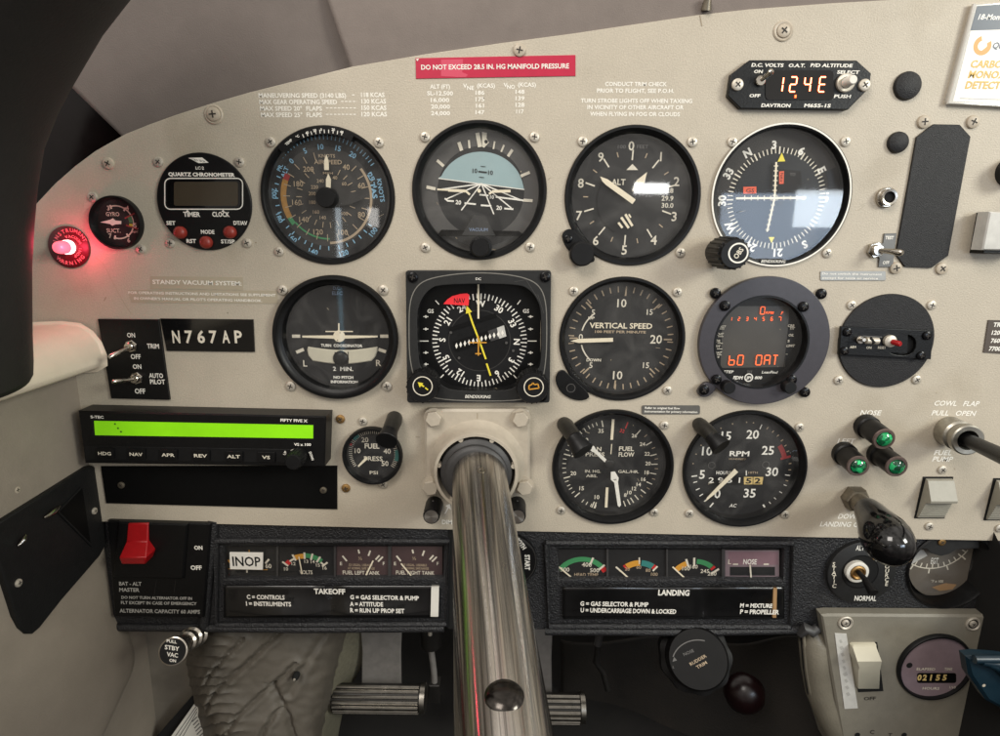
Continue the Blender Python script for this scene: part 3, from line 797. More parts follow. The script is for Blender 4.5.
def monitor():
    S = (690, 270, 150/789)
    t, d, r = gauge('engine_monitor', 'round grey engine monitor with orange digital read-out', 'gauge', 759, 341.7, 47.5, 'counter_black', fr=.93, S=S, fh=-.006, gh=.0005, hole=True, glass='glass_clean',
                    prof=[(1.0, .004), (.99, .0045), (.95, .0045), (.94, -.001), (.93, -.007)])
    b = MB(); C = P(761.7, 340.7); k = b.k(761.7, 340.7)
    lug = [(54, 620), (90, 585), (150, 615), (100, 668), (60, 670), (40, 648)]
    b.shape(circ(C, 64.6*k, 96), [circ(P(759, 341.7), 46.5*k, 72)], 0, .0042, 'edm_ring', .0004)
    b.S = S; b.prism(smooth_poly(lug, 2), 0, .004, 'edm_ring', inset=.0004)
    b.build('mounting_ring', t)
    d.pg([(205, 190), (520, 190), (520, 250), (498, 510), (160, 515), (172, 240)], 'edm_face')
    d.line([(522, 190), (520, 300), (492, 520)], 3, 'void')
    for i, s in enumerate('123456'): seg7(d, s, 215+i*43, 257, 10, 18, 3.2, 'edm_led')
    seg7(d, '7', 472, 257, 14, 20, 4, 'edm_led')
    seg7(d, '0', 382, 213, 22, 38, 5, 'edm_led'); d.tx('RPM', 420, 224, 13, 'edm_led', w=40, it=.2); d.tx('F', 485, 226, 17, 'edm_led', it=.2)
    for s, X in (('b', 220), ('0', 265), ('0', 362), ('A', 406), ('T', 448)): seg7(d, s, X, 474, 28, 50, 5.6, 'edm_led')
    for s, X, Y in (('EGT', 172, 298), ('CHT', 158, 337), ('OIL', 148, 372), ('TIT', 146, 402), ('OAT', 148, 435), ('FF', 145, 460), ('CRB', 532, 292), ('TIT', 538, 306), ('OIL', 533, 342), ('%', 519, 373), ('LIMIT', 530, 398), ('–', 509, 441)):
        d.tx(s, X, Y, 13, 'pale_ink', bold=.01, it=.2)
    for Y in (310, 350, 385, 415, 447): d.line([(152-(Y-310)*.1, Y), (180-(Y-310)*.1, Y)], 3, 'pale_ink')
    d.tx('STEP', 203, 535, 14, 'white_ink', w=52, it=.2, bold=.01); d.tx('TIT', 314, 535, 12, 'dim_ink', w=30); d.tx('LeanFind', 420, 537, 14, 'white_ink', w=82, it=.2)
    d.tx('EDM', 253, 566, 17, 'white_ink', w=50, bold=.03, it=.2); d.tx('800', 360, 566, 15, 'white_ink', w=38, bold=.02, it=.2)
    d.disc(309, 566, 23, 'white_ink'); d.disc(309, 566, 17, 'counter_black'); d.tx('JPI', 309, 566, 14, 'white_ink', w=26, bold=.02)
    d.build('display', t)
    for i, (X, Y) in enumerate(((178, 600), (492, 600))):
        q = MB(S); q.lathe(X, Y, [(.0040, .004), (.0040, .010), (.0035, .0106)], 'black', 28); q.build('push_button', t)
    for X, Y in ((132, 122), (688, 125), (72, 630), (602, 642)): screw(t, *d.px(X, Y), 'black_screw', 1.15, .001 if X != 72 else .004)
    for X, Y in ((183, 188), (595, 193), (138, 575), (533, 577)): screw(t, *d.px(X, Y), 'black_screw', 1.1, .0045)
monitor()
# ================================================================== MANIFOLD PRESSURE AND FUEL FLOW
def manifold():
    S = (545, 405, 135/795)
    t, d, r = gauge('manifold_fuel_gauge', 'round twin gauge marked MAN PRESS and FUEL FLOW with two white needles', 'gauge', 612.4, 467.3, 60.6, 'dial_dark', fr=.885, S=S,
                    prof=[(1, -.0016), (1, .002), (.985, .003), (.95, .003), (.92, .001), (.895, -.002), (.885, -.009)])
    cx, cy = 385, 358
    d.ticks(cx, cy, 245, 285, 7, [-107, -135, -76, -13, 197, -150-10], 'pale_ink')
    d.ticks(cx, cy, 262, 284, 5, [-164, -158, -152, -146, -129, -123, -118, -112, -100, -94, -88, -82, -70, -64, -48, -42, -36, -30, -25, -20], 'pale_ink')
    for s, X, Y in (('35', 330, 152), ('30', 238, 205), ('25', 173, 293), ('20', 167, 402), ('15', 216, 490), ('10', 306, 542)): d.tx(s, X, Y, 24, 'pale_ink', bold=.006)
    for s, X, Y in (('26', 526, 180), ('24', 574, 230), ('22', 602, 287), ('20', 607, 344), ('18', 600, 397), ('16', 580, 437), ('14', 552, 468), ('12', 525, 492), ('10', 497, 515), ('8', 473, 530)): d.tx(s, X, Y, 22, 'pale_ink', bold=.006)
    d.ticks(cx, cy, 240, 278, 6, [36, 57, 74, 87, 100, 114, 128, 140, 147, 152, 158], 'pale_ink'); d.ticks(cx, cy, 262, 282, 4, [46, 65, 80, 93, 107, 121, 134], 'tan_ink')
    d.ticks(cx, cy, 244, 284, 7, [18], 'red'); d.tx('32', 455, 152, 22, 'red', rot=15)
    d.line([(402, 84), (393, 205)], 16, 'cream_ink'); d.line([(393, 230), (388, 290)], 5, 'cream_ink'); d.line([(366, 486), (360, 604)], 16, 'cream_ink')
    d.tx('MAN', 290, 258, 24, 'pale_ink', w=84, bold=.01); d.tx('PRESS', 295, 290, 24, 'pale_ink', w=112, bold=.01)
    d.tx('FUEL', 480, 257, 26, 'pale_ink', w=88, bold=.01); d.tx('FLOW', 480, 291, 26, 'pale_ink', w=92, bold=.01)
    d.tx('IN. HG.', 282, 390, 17, 'pale_ink', w=92); d.tx('ABS.', 275, 417, 17, 'pale_ink', w=66); d.tx('GAL./HR.', 492, 392, 17, 'pale_ink', w=122)
    d.build('dial_face', t)
    n = MB(S, -.0048); n.prism([(352, 338), (290, 280), (278, 276), (222, 232), (218, 212), (246, 226), (290, 244), (300, 262), (362, 322)], -.0052, -.0048, 'white_ink'); n.tx('M', 266, 256, 18, 'dial_dark', rot=35); n.build('pressure_needle', t)
    n = MB(S, -.0042); n.prism([(388, 395), (412, 392), (434, 430), (430, 455), (448, 590), (438, 602), (428, 592), (408, 458), (388, 440)], -.0046, -.0042, 'white_ink'); n.tx('F', 412, 442, 18, 'dial_dark', rot=82); n.build('flow_needle', t)
    n = MB(S); n.lathe(386, 366, [(.0032, -.008), (.0032, -.0045), (.0026, -.004)], 'black', 24); n.build('hub', t)
    for p in ((664, 425), (561, 510), (654, 512)): screw(t, *p)
manifold()
# ================================================================== TACHOMETER
def tach():
    S = (675, 405, 135/795)
    t, d, r = gauge('tachometer', 'round RPM gauge with large numerals 5 to 35 and hour counter', 'gauge', 744, 469, 61.8, 'dial_black', fr=.9, S=S,
                    prof=[(1, -.0016), (1, .002), (.985, .003), (.96, .003), (.93, .001), (.91, -.002), (.9, -.009)])
    cx, cy = 392, 378
    d.arc(cx, cy, 238, 310, 110, 190, 'dial_dark', 40)
    for s, X, Y in (('15', 302, 180), ('20', 458, 172), ('10', 190, 270), ('25', 548, 266), ('5', 160, 408), ('30', 572, 392), ('0', 250, 522), ('35', 440, 518)): d.tx(s, X, Y, 52, 'white_ink', bold=.004)
    d.tx('RPM', 380, 286, 30, 'white_ink', w=116, bold=.01); d.tx('HUNDREDS', 368, 318, 10, 'tan_ink', w=100); d.tx('HOURS', 286, 399, 20, 'white_ink', w=86, bold=.01); d.line([(420, 386), (420, 416)], 6, 'white_ink'); d.tx('10TH', 460, 398, 13, 'tan_ink', w=54)
    d.tx('AC', 342, 592, 20, 'white_ink', w=40, it=.2)
    d.ticks(cx, cy, 262, 296, 8, [-100, -146], 'white_ink'); d.ticks(cx, cy, 268, 292, 6, [-108, -118, -127, -136], 'white_ink'); d.ticks(cx, cy, 270, 296, 10, [146], 'white_ink'); d.ticks(cx, cy, 276, 296, 5, [110, 120, 130, 138], 'white_ink')
    d.ticks(cx, cy, 262, 292, 6, [18, 97], 'white_ink'); d.ticks(cx, cy, 276, 292, 6, [26, 34, 42, 50, 58, 66, 82, 90, 104], 'tan_ink'); d.ticks(cx, cy, 286, 294, 7, [-84, -72, -60, -46, -30, -16, 0, 8], 'tan_ink')
    d.arc(cx, cy, 242, 270, 54, 74, 'red_ink'); d.ticks(cx, cy, 232, 292, 14, [73], 'red_ink')
    d.pg([(196, 470), (212, 422), (526, 422), (518, 470)], 'counter_black')
    for s, X in (('2', 214), ('9', 268), ('5', 322), ('1', 380)): d.tx(s, X, 442, 32, 'white_ink', w=32 if s != '1' else 9)
    d.pg([(406, 424), (520, 424), (514, 468), (406, 468)], 'counter_amber'); d.tx('5', 434, 446, 32, 'dial_dark', w=34, bold=.02); d.tx('2', 486, 446, 32, 'dial_dark', w=36, bold=.02); d.line([(460, 424), (459, 468)], 4, 'dial_dark')
    for X, Y in ((216, 356), (535, 352)): d.disc(X, Y, 22, 'dial_ring', 24); d.disc(X, Y, 18, 'dial_dark', 24); d.line([(X, Y-14), (X+2, Y+14)], 5, 'void')
    d.build('dial_face', t)
    n = MB(S, -.0048); n.prism([(352, 376), (372, 396), (228, 530), (178, 570), (190, 545)], -.0053, -.0048, 'cream_ink'); n.prism([(372, 392), (364, 352), (462, 298), (452, 318)], -.0056, -.0053, 'dial_dark'); n.build('pointer', t)
    for p in ((799, 427), (689, 513), (784.5, 514)): screw(t, *p)
tach()
# ================================================================== FUEL PRESSURE
def fuelpress():
    S = (330, 405, .21)
    t, d, r = gauge('fuel_pressure_gauge', 'small round gauge marked FUEL PRESS PSI', 'gauge', 373.3, 454.6, 29.7, 'dial_dark', fr=.86, S=S, fh=-.003,
                    prof=[(1, 0), (1, .004), (.97, .005), (.92, .005), (.87, .002), (.86, -.004)], gh=.002, hole=True)
    cx, cy = 206, 232
    d.ticks(cx, cy, 100, 120, 3, [a for a in range(-125, 130, 5)], 'pale_ink')
    for s, X, Y in (('20', 166, 165), ('10', 131, 217), ('30', 236, 160), ('40', 272, 220), ('50', 262, 278)): d.tx(s, X, Y, 24, 'pale_ink', bold=.006)
    d.tx('FUEL', 200, 195, 24, 'pale_ink', w=70, bold=.01); d.tx('PRESS', 206, 255, 22, 'pale_ink', w=88); d.tx('PSI', 208, 322, 16, 'pale_ink', w=38)
    d.arc(cx, cy, 104, 122, -52, -36, 'teal_ink'); d.arc(cx, cy, 104, 122, 80, 108, 'teal_ink'); d.arc(cx, cy, 108, 120, -70, -64, 'red')
    d.build('dial_face', t)
    n = MB(S, -.001); n.prism([(170, 248), (180, 258), (136, 296), (132, 290)], -.0014, -.001, 'cream_ink'); n.build('pointer', t)
    for p, m in (((340.5, 419), 'brass'), ((363, 421), 'nickel'), ((346, 488), 'brass'), ((383.5, 484), 'nickel')): screw(t, *p, m)
fuelpress()
# ================================================================== GYRO SUCTION
def suction():
    S = (80, 140, 180/828)
    t, d, r = gauge('suction_gauge', 'small round gauge marked GYRO SUCT. beside the glowing red warning lamp', 'gauge', 118.2, 222.6, 26, 'dial_dark', fr=.88, S=S, fh=-.002,
                    prof=[(1, 0), (1, .003), (.97, .004), (.93, .004), (.89, .001), (.88, -.003)], gh=.001)
    d.h = -.0017
    cx, cy = 172, 378
    d.arc(cx, cy, 70, 76, -20, 200, 'pale_ink'); d.arc(cx, cy, 54, 72, 66, 92, 'green_ink'); d.arc(cx, cy, 54, 70, 96, 106, 'yellow')
    d.ticks(cx, cy, 62, 80, 8, [-18, 35, 145, 196], 'pale_ink'); d.ticks(cx, cy, 40, 92, 6, [64, 108], 'red_ink')
    for s, X, Y in (('3', 130, 312), ('4', 217, 312), ('5', 254, 392), ('6', 224, 460), ('7', 139, 440)): d.tx(s, X, Y, 21, 'pale_ink', bold=.006)
    d.tx('GYRO', 150, 340, 19, 'pale_ink', w=62); d.tx('SUCT.', 154, 416, 19, 'pale_ink', w=64); d.tx('IN.HG.', 256, 422, 10, 'pale_ink', w=36)
    d.build('dial_face', t)
    n = MB(S, -.0006); n.prism([(92, 378), (140, 366), (150, 360), (162, 370), (188, 372), (188, 386), (160, 388), (148, 394), (138, 386)], -.001, -.0005, 'white_ink'); n.build('pointer', t)
    screw(t, 93, 197); screw(t, 141.5, 249)
suction()
# ================================================================== QUARTZ CHRONOMETER
def chrono():
    S = (80, 140, 180/828)
    t = thing('digital_clock', 'round black quartz chronometer with blank display and three red buttons', 'clock', 205.2, 202)
    b = MB(S); k = b.k(576, 286); r = 216*k
    b.lathe(576, 286, [(r, 0), (r, .0012), (r*.985, .0017)], 'smooth_black', 96)
    b.h = .0018
    fr = round_rect(390, 176, 748, 318, 26)
    b.line(fr+[fr[0]], 5, 'white_ink')
    b.tx('LC·2', 551, 128, 14, 'white_ink', w=38, bold=.01); b.tx('QUARTZ CHRONOMETER', 559, 158, 17, 'white_ink', w=306, bold=.035)
    b.pg([(498, 82), (562, 80), (592, 104), (546, 106)], 'white_ink'); b.tx('ASTRO TECH', 540, 93, 9, 'dial_dark', w=70, rot=8)
    b.tx('TIMER', 514, 341, 22, 'white_ink', w=78, bold=.02); b.tx('CLOCK', 648, 341, 22, 'white_ink', w=80, bold=.02)
    b.tx('SET', 418, 381, 18, 'white_ink', w=42, bold=.02); b.tx('DT/AV', 738, 381, 18, 'white_ink', w=64, bold=.02); b.tx('MODE', 587, 422, 18, 'white_ink', w=62, bold=.02); b.tx('RST', 512, 464, 18, 'white_ink', w=44, bold=.02); b.tx('ST/SP', 680, 466, 18, 'white_ink', w=64, bold=.02)
    for X in (494, 658): b.pg([(X, 320), (X+8, 330), (X-8, 330)], 'white_ink')
    b.build('case', t)
    d = MB(S, .0019); d.prism(round_rect(402, 184, 738, 310, 20), .0012, .0019, 'black_gloss'); d.prism(round_rect(432, 192, 726, 302, 10), .0012, .0022, 'lcd_off'); d.build('display', t)
    for X, Y in ((472, 425), (590, 470), (699, 424)):
        q = MB(S); q.lathe(X, Y, [(28*k, .0015), (28*k, .004), (22*k, .0052), (10*k, .0058)], 'button_red', 28); q.build('push_button', t)
    for p in ((159, 162), (240, 162), (171, 243), (247.5, 243)): screw(t, *p)
chrono()
# ================================================================== RED WARNING LAMP
def warning():
    t = thing('warning_lamp', 'round instrument warning lamp glowing red at the panel edge', 'lamp', 70, 247)
    b = MB(); k = b.k(70, 247)
    b.lathe(70, 247, [(20.5*k, 0), (20.5*k, .0012), (19.6*k, .0016)], 'warn_face', 48)
    b.h = .0017
    for i, ch in enumerate('INSTRUMENT'):
        a = -72+i*15.5; q = math.radians(a); b.tx(ch, 70+16*math.sin(q), 246-16*math.cos(q), 3.8, 'warn_ink', rot=a, bold=.02)
    for i, ch in enumerate('WARNING'):
        a = 222-i*15.5; q = math.radians(a); b.tx(ch, 70+16*math.sin(q), 247-16*math.cos(q), 3.8, 'warn_ink', rot=a+180, bold=.02)
    for i, ch in enumerate('VACUUM INOP'):
        a = -20+i*17; q = math.radians(a); b.tx(ch, 70+10.8*math.sin(q), 247-10.8*math.cos(q), 2.8, 'warn_ink', rot=a, bold=.02) if ch != ' ' else None
    b.build('lamp_plate', t)
    l = MB(); C = P(70.5, 247)
    l.rev(C, Vector((0, 0, 1)), [(.0048, 6.3*k), (.009, 6.2*k), (.0112, 5.4*k), (.0124, 3.6*k), (.0128, 1*k)], 'warn_lens', 32)
    l.rev(C, Vector((0, 0, 1)), [(.001, 7.0*k), (.004, 6.9*k), (.0050, 6.2*k)], 'warn_core', 32, cap1=False)
    l.build('lens', t)
    l = bpy.data.lights.new('lamp_glow', 'POINT'); l.color = (1, .06, .12); l.energy = .02; l.shadow_soft_size = .004
    o = bpy.data.objects.new('lamp_glow', l); COL.objects.link(o); o.location = W(P(69, 248, .0150)); o.parent = t; o.location -= t.location
warning()
# ================================================================== PANEL-MOUNTED SMALL THINGS
def toggle(parent, b, X, Y, dx, dy, rk=1.0, ring='chrome', long=.012, name='toggle_lever'):
    """hex nut with a bat lever leaning by dx,dy (metres)"""
    C = b.c(X, Y, .002); C.z = 0
    n = MB(); n.rev(C, Vector((0, 0, 1)), [(.0008, .0044*rk), (.0028, .0044*rk), (.0032, .0040*rk)], ring, 6, rot=.3)
    n.rev(C, Vector((0, 0, 1)), [(.003, .0030*rk), (.0056, .0030*rk), (.006, .0026*rk)], ring, 24)
    n.disc_h = 0
    n.build('bushing', parent)
    l = MB(); l.tube([C+Vector((0, 0, .0045)), C+Vector((dx*.5, dy*.5, .005+long*.5)), C+Vector((dx*.9, dy*.9, .005+long*.9)), C+Vector((dx, dy, .005+long))], [.0012*rk, .0015*rk, .0019*rk, .0012*rk], ring, 14)
    l.build(name, parent)
def voltmeter():
    S = (720, 50, .16)
    t = thing('volt_display', 'black eight-sided digital volt and temperature display with glowing orange digits', 'display', 799, 84)
    b = MB(S, .004)
    b.prism([(185, 62), (855, 64), (945, 145), (935, 235), (800, 372), (130, 365), (50, 285), (70, 150)], 0, .004, 'smooth_black', inset=.0004)
    b.h = .0041
    b.tx('D.C. VOLTS', 298, 93, 22, 'white_ink', w=200, bold=.02, it=.15); b.tx('O.A.T.', 482, 95, 22, 'white_ink', w=105, bold=.02, it=.15); b.tx('P/D ALTITUDE', 698, 95, 22, 'white_ink', w=262, bold=.02, it=.15)
    b.tx('ON', 240, 133, 20, 'white_ink', w=54, bold=.02, it=.15); b.tx('OFF', 218, 284, 20, 'white_ink', w=68, bold=.02, it=.15); b.tx('SELECT', 802, 137, 21, 'white_ink', w=140, bold=.02, it=.15); b.tx('PUSH', 766, 288, 21, 'white_ink', w=104, bold=.02, it=.15)
    b.tx('DAVTRON', 350, 345, 22, 'white_ink', w=182, bold=.02, it=.15); b.tx('M655-1S', 610, 346, 22, 'white_ink', w=166, bold=.02, it=.15)
    b.build('faceplate', t)
    d = MB(S, .0044); d.prism(round_rect(285, 126, 710, 312, 26), .003, .0044, 'black_gloss'); d.h = .0045
    for ch, X in (('1', 392), ('2', 458), ('4', 547), ('E', 640)): seg7(d, ch, X if ch != '1' else X-18, 214, 38, 92, 10, 'led', .13, 'led_core')
    d.line([(473, 280), (471, 298)], 11, 'led')
    d.build('digit_window', t)
    toggle(t, b, 240, 200, .0035, .0040, .95, long=.007)
    p = MB(S); C = p.c(785, 205, .005); C.z = 0
    p.rev(C, Vector((0, 0, 1)), [(.004, .0052), (.0056, .0052), (.006, .0046), (.0058, .0032)], 'nickel', 28, cap1=False); p.rev(C, Vector((0, 0, 1)), [(.004, .0030), (.0125, .0026), (.0132, .0020)], 'paper', 20); p.build('push_button', t)
    screw(t, *b.px(107, 217), 'nickel', 1.15, .004); screw(t, *b.px(900, 220), 'nickel', 1.15, .004)
voltmeter()
# placards and tags
t, b = quad_plate('red_placard', 'red placard warning DO NOT EXCEED 28.5 IN. HG MANIFOLD PRESSURE', 'placard', [(415.5, 58), (575.5, 54.8), (575.5, 75.8), (416, 78.5)], .0005, 'red_placard', bevel=.0001)
b.h = .00055; b.pg([(441, 59.5), (463, 59), (462, 77), (441, 76)], 'red_wear'); b.pg([(457, 70), (468, 74.5), (466, 77), (455, 77)], 'red_wear'); b.pg([(415.8, 59), (419, 58.5), (417.5, 61)], 'card_white')
b.tx('DO NOT EXCEED 28.5 IN. HG MANIFOLD PRESSURE', 495, 66.3, 4.6, 'white_ink', w=148, rot=-1.1, bold=.01); b.build('placard_plate', t)
t, b = quad_plate('registration_plate', 'black engraved plate reading N767AP', 'plate', [(160, 318.5), (253, 319.5), (254.5, 352), (166.5, 351)], .0012, 'black_gloss', bevel=.0002)
b.h = .0013
for ch, X in zip('N767AP', (176, 188.7, 201, 213, 225.8, 238.2)): b.tx(ch, X, 336.5, 12.5, 'pale_ink', w=7.6 if ch != '1' else 3, bold=.012)
b.build('plate', t)
t, b = quad_plate('switch_plate', 'black plate holding the TRIM and AUTO PILOT toggle switches', 'switch plate', [(97.5, 319), (158.5, 319.5), (169.5, 400), (111, 398.5)], .0018, 'smooth_black', bevel=.0003)
b.h = .0019
for s, X, Y, w, c in (('ON', 131, 335, 8, 4.6), ('TRIM', 153, 346, 12, 4.8), ('OFF', 135.7, 356.5, 10, 4.8), ('ON', 137, 366.5, 8.5, 4.6), ('AUTO', 156, 375.5, 14, 4.6), ('PILOT', 157.5, 381.7, 15, 4.6), ('OFF', 140, 391, 10.5, 5)): b.tx(s, X, Y, c, 'white_ink', w=w, bold=.01)
b.build('plate', t)
toggle(t, b, 131.5, 346, -.0055, -.0045, .95); toggle(t, b, 137, 378, -.0065, .0012, .95)
for nm, lb, pts, rows in (('vacuum_notice', 'clear tape strip lettered STANDY VACUUM SYSTEM on the panel', [(150, 276), (243, 277), (243, 290), (150, 289)], [('STANDY VACUUM SYSTEM:', 197, 282.5, 4.3, 89)]),
                          ('operating_notice', 'two-line clear tape strip about operating instructions and limitations', [(127.5, 289.6), (277, 290.6), (278, 303.6), (131, 302.6)], [('FOR OPERATING INSTRUCTIONS AND LIMITATIONS SEE SUPPLEMENT', 202, 293.8, 2.6, 147), ('IN OWNER\'S MANUAL OR PILOT\'S OPERATING HANDBOOK.', 198, 299.4, 2.6, 128)])):
    t, b = quad_plate(nm, lb, 'notice', pts, .0003, 'tape', bevel=.00005); b.h = .00035
    for s, X, Y, c, w in rows: b.tx(s, X, Y, c, 'white_ink', w=w, rot=.3, bold=.008)
    b.build('tape_strip', t)
t, b = quad_plate('fuel_flow_tag', 'small dark grey tag about original fuel flow instrumentation, between two round gauges', 'tag', round_rect(642, 405.5, 700, 414.3, 1.5), .0007, 'grey_tag', bevel=.0001)
b.h = .00075; b.tx('Refer to original fuel flow', 662.5, 408, 2.1, 'white_ink', w=35, bold=.01); b.tx('instrumentation for primary information', 671, 411.6, 2.1, 'white_ink', w=53, bold=.01); b.build('tag_plate', t)
t, b = quad_plate('silver_tag', 'small worn silver tag with two faint lines below the TEST toggle', 'tag', round_rect(820.5, 271, 886, 280.5, 1.5), .0006, 'silver_tag', bevel=.0001)
b.h = .00065; b.tx('Do not switch the instrument', 852, 273.8, 2.2, 'white_ink', w=60, bold=.0); b.tx('except for tests or service', 850, 278, 2.2, 'white_ink', w=56, bold=.0); b.build('tag_plate', t)
t, b = quad_plate('transponder_placard', 'brown placard of transponder codes cut by the right picture edge', 'placard', [(988.5, 320), (1030, 321), (1024, 355), (983.5, 352.5)], .0007, 'brown_tag', bevel=.0001)
b.h = .00075
for s, X, Y in (('TRANSPONDER', 993.5, 324.5), ('1200 VFR', 992, 332.5), ('7600 COMM', 991, 340.5), ('7700 EMERG', 989, 348.5)): b.tx(s, X, Y, 4.2, 'white_ink', bold=.02, al='L', it=.1)
b.build('tag_plate', t)
# rubber hole plugs
for x, y, R, lb in ((906.5, 86, 13.6, 'larger black rubber hole plug, right of the volt display'), (897, 142.5, 10.4, 'smaller black rubber hole plug, left of the tall blanking plate')):
    t = thing('hole_plug', lb, 'hole plug', x, y, 0, 'rubber hole plugs'); b = MB(); k = b.k(x, y)
    b.lathe(x, y, [(R*k, 0), (R*k, .001), (R*k*.93, .0022), (R*k*.6, .0032), (R*k*.25, .0035)], 'wrinkle_black', 40); b.build('plug', t)
# blanking plate
t, b = quad_plate('blanking_plate', 'tall black textured blanking plate with clipped corners', 'blanking plate', [(934, 124), (960, 124.5), (970.8, 136.5), (948.5, 255.5), (931.5, 268), (905, 266.8), (896, 254.5), (917, 137)], .0015, 'wrinkle_black', bevel=.0003)
b.build('plate', t)
for p in ((923, 122), (972, 122), (895, 268), (941, 268.5)): screw(t, *p, 'screw_painted', 1.25)
# phone jack
t = thing('jack_socket', 'silver round jack socket left of the blanking plate', 'socket', 886, 198)
b = MB(); C = P(885, 197.5); b.rev(C, Vector((0, 0, 1)), [(0, .0060), (.0022, .0060), (.0028, .0054)], 'chrome', 32, cap1=True)
b.rev(C, Vector((0, 0, 1)), [(.002, .0050), (.0045, .0050), (.005, .0046), (.0048, .0034), (.003, .0032)], 'chrome', 32, cap1=False); b.rev(C, Vector((0, 0, 1)), [(.0032, .0034), (.0033, .002)], 'void', 20); b.build('socket_body', t)
# test toggle
t = thing('test_switch', 'silver toggle switch on a small grey TEST plate', 'switch', 882, 250)
b = MB((0, 0, 1), .001); b.prism([(884.5, 233.5), (896.5, 233), (893, 267), (878.5, 267), (879.5, 258), (874, 252), (876, 245), (883, 243)], 0, .001, 'grey_tag', inset=.0002); b.h = .0011
b.tx('TEST', 889.5, 237.5, 3.2, 'white_ink', w=8.5, bold=.02); b.tx('OFF', 886, 262.5, 3.2, 'white_ink', w=6.5, bold=.02); b.build('plate', t)
b.h = 0; toggle(t, b, 875.5, 250, .0075, -.0010, 1.15, long=.012)
# emergency locator remote
def remote():
    t = thing('remote_switch_plate', 'round black textured plate with recessed switch strip and small red button', 'switch plate', 884.5, 341)
    b = MB(); k = b.k(884.5, 341); b.lathe(885, 341, [(47.5*k, 0), (47.5*k, .0012), (46.8*k, .0017)], 'wrinkle_black', 80); b.build('round_plate', t)
    q = MB((0, 0, 1), .0045)
    outer = [P(x, y, .0045) for x, y in ((841.5, 326.5), (933.5, 330.5), (931, 359.5), (839, 354.5))]
    hole = [P(x, y, .0045) for x, y in smooth_poly([(888, 333.5), (917, 335), (914.5, 356), (886, 354.5)], 2)]
    q.shape(outer, [hole], .0017, .0045, 'smooth_black', .0004)
    q.pg([(884, 330), (920, 333), (918, 358), (882, 356)], 'void', h=.00175); q.pg([(850, 332), (908, 334), (907, 353), (848, 351)], 'smooth_black', h=.0047)
    q.h = .0048; q.tx('ARM', 853, 347, 2.5, 'pale_ink', w=6); q.tx('ON', 869, 347.5, 2.5, 'pale_ink', w=5); q.tx('RESET', 882, 347.5, 2.5, 'pale_ink', w=8); q.line([(863, 336), (882, 337)], .8, 'dim_ink')
    q.build('switch_strip', t)
    toggle(t, MB((0, 0, 1), .004), 857.5, 339, -.001, .001, .85, long=.006, name='arm_toggle')
    p = MB((0, 0, 1)); p.tube([p.c(866, 340.5, .007), p.c(878, 341, .007)], [.0022, .0022], 'nickel', 14); p.tube([p.c(870, 338, .008), p.c(874, 343, .0085)], [.0012, .0012], 'black', 8); p.build('slide_switch', t)
    p = MB((0, 0, 1)); C = p.c(888, 340.5, .004); p.rev(C, Vector((0, 0, 1)), [(0, .0038), (.003, .0038), (.0035, .0030)], 'nickel', 24); p.rev(C, Vector((.35, -.1, 1)), [(.003, .0017), (.008, .0018), (.0088, .0013)], 'red_plastic', 16); p.build('reset_button', t)
    for p in ((847, 332), (926.5, 335.5), (920.5, 355.5), (844, 351)): screw(t, *p, 'black_screw', .95, .0045)
    for p in ((851, 305), (931, 305), (838, 380), (916, 379.5)): screw(t, *p)
remote()
# detector card
def card():
    t = thing('detector_card', 'clear plastic sleeve with a carbon monoxide detector card, blue top band', 'card', 985, 55)
    b = MB((0, 0, 1), .0022)
    b.prism([(974, 4), (1052, -2), (1030, 108), (948, 104), (947, 100)], 0, .0022, 'clear_plastic', inset=.0006)
    b.h = .0023
    b.pg([(977, 6), (1050, 0), (1029, 105), (953, 101)], 'card_white'); b.pg([(977, 6), (1050, 0), (1045, 28), (970.5, 30.5)], 'card_blue')
    b.tx('18-Months', 979, 16.5, 5.6, 'card_white', al='L', it=.25, bold=.005)
    b.arc(982.5, 45.5, 4.6, 9, 60, 345, 'card_orange', 40); b.pg([(980, 52), (990, 44), (991, 48), (984, 54)], 'card_orange')
    b.tx('Quantum', 993, 45, 6.2, 'card_blue', al='L', it=.25, bold=.02)
    for s, X, Y in (('CARBON', 971, 63.5), ('MONOXIDE', 969, 74), ('DETECTOR', 966, 84.5)): b.tx(s, X, Y, 7.4, 'card_gold', al='L', it=.15, bold=.018)
    b.line([(960, 98), (1020, 100)], .8, 'paper_dull')
    b.build('card_sleeve', t)
    e = MB((0, 0, 1)); pts = [(974, 4), (948, 103), (1030, 107)]
    e.tube([e.c(x, y, .0024) for x, y in pts], [.0011]*3, 'clear_plastic', 8); e.build('sleeve_edge', t)
card()
# illuminated push switch and dark knob cut by the right picture edge
t = thing('square_button', 'white square push button with dark lower edge cut by the right picture edge', 'button', 1000, 232)
b = MB((0, 0, 1), .016); b.prism([(990.5, 212), (1032, 214), (1026, 254), (983, 253.5)], 0, .011, 'smooth_black', inset=.0006); b.build('housing', t)
b = MB((0, 0, 1), .0135); b.prism([(990, 211.5), (1032, 214), (1026, 250.5), (982.5, 250)], .004, .0135, 'paper_dull', inset=.0010); b.build('cap', t)
t = thing('round_knob', 'dark round knob cut by the right picture edge', 'knob', 1010, 172)
b = MB(); C = P(1009, 172); b.rev(C, Vector((0, 0, 1)), [(0, .0085), (.003, .0085), (.012, .0075), (.013, .0065)], 'black', 36); b.build('knob_body', t)
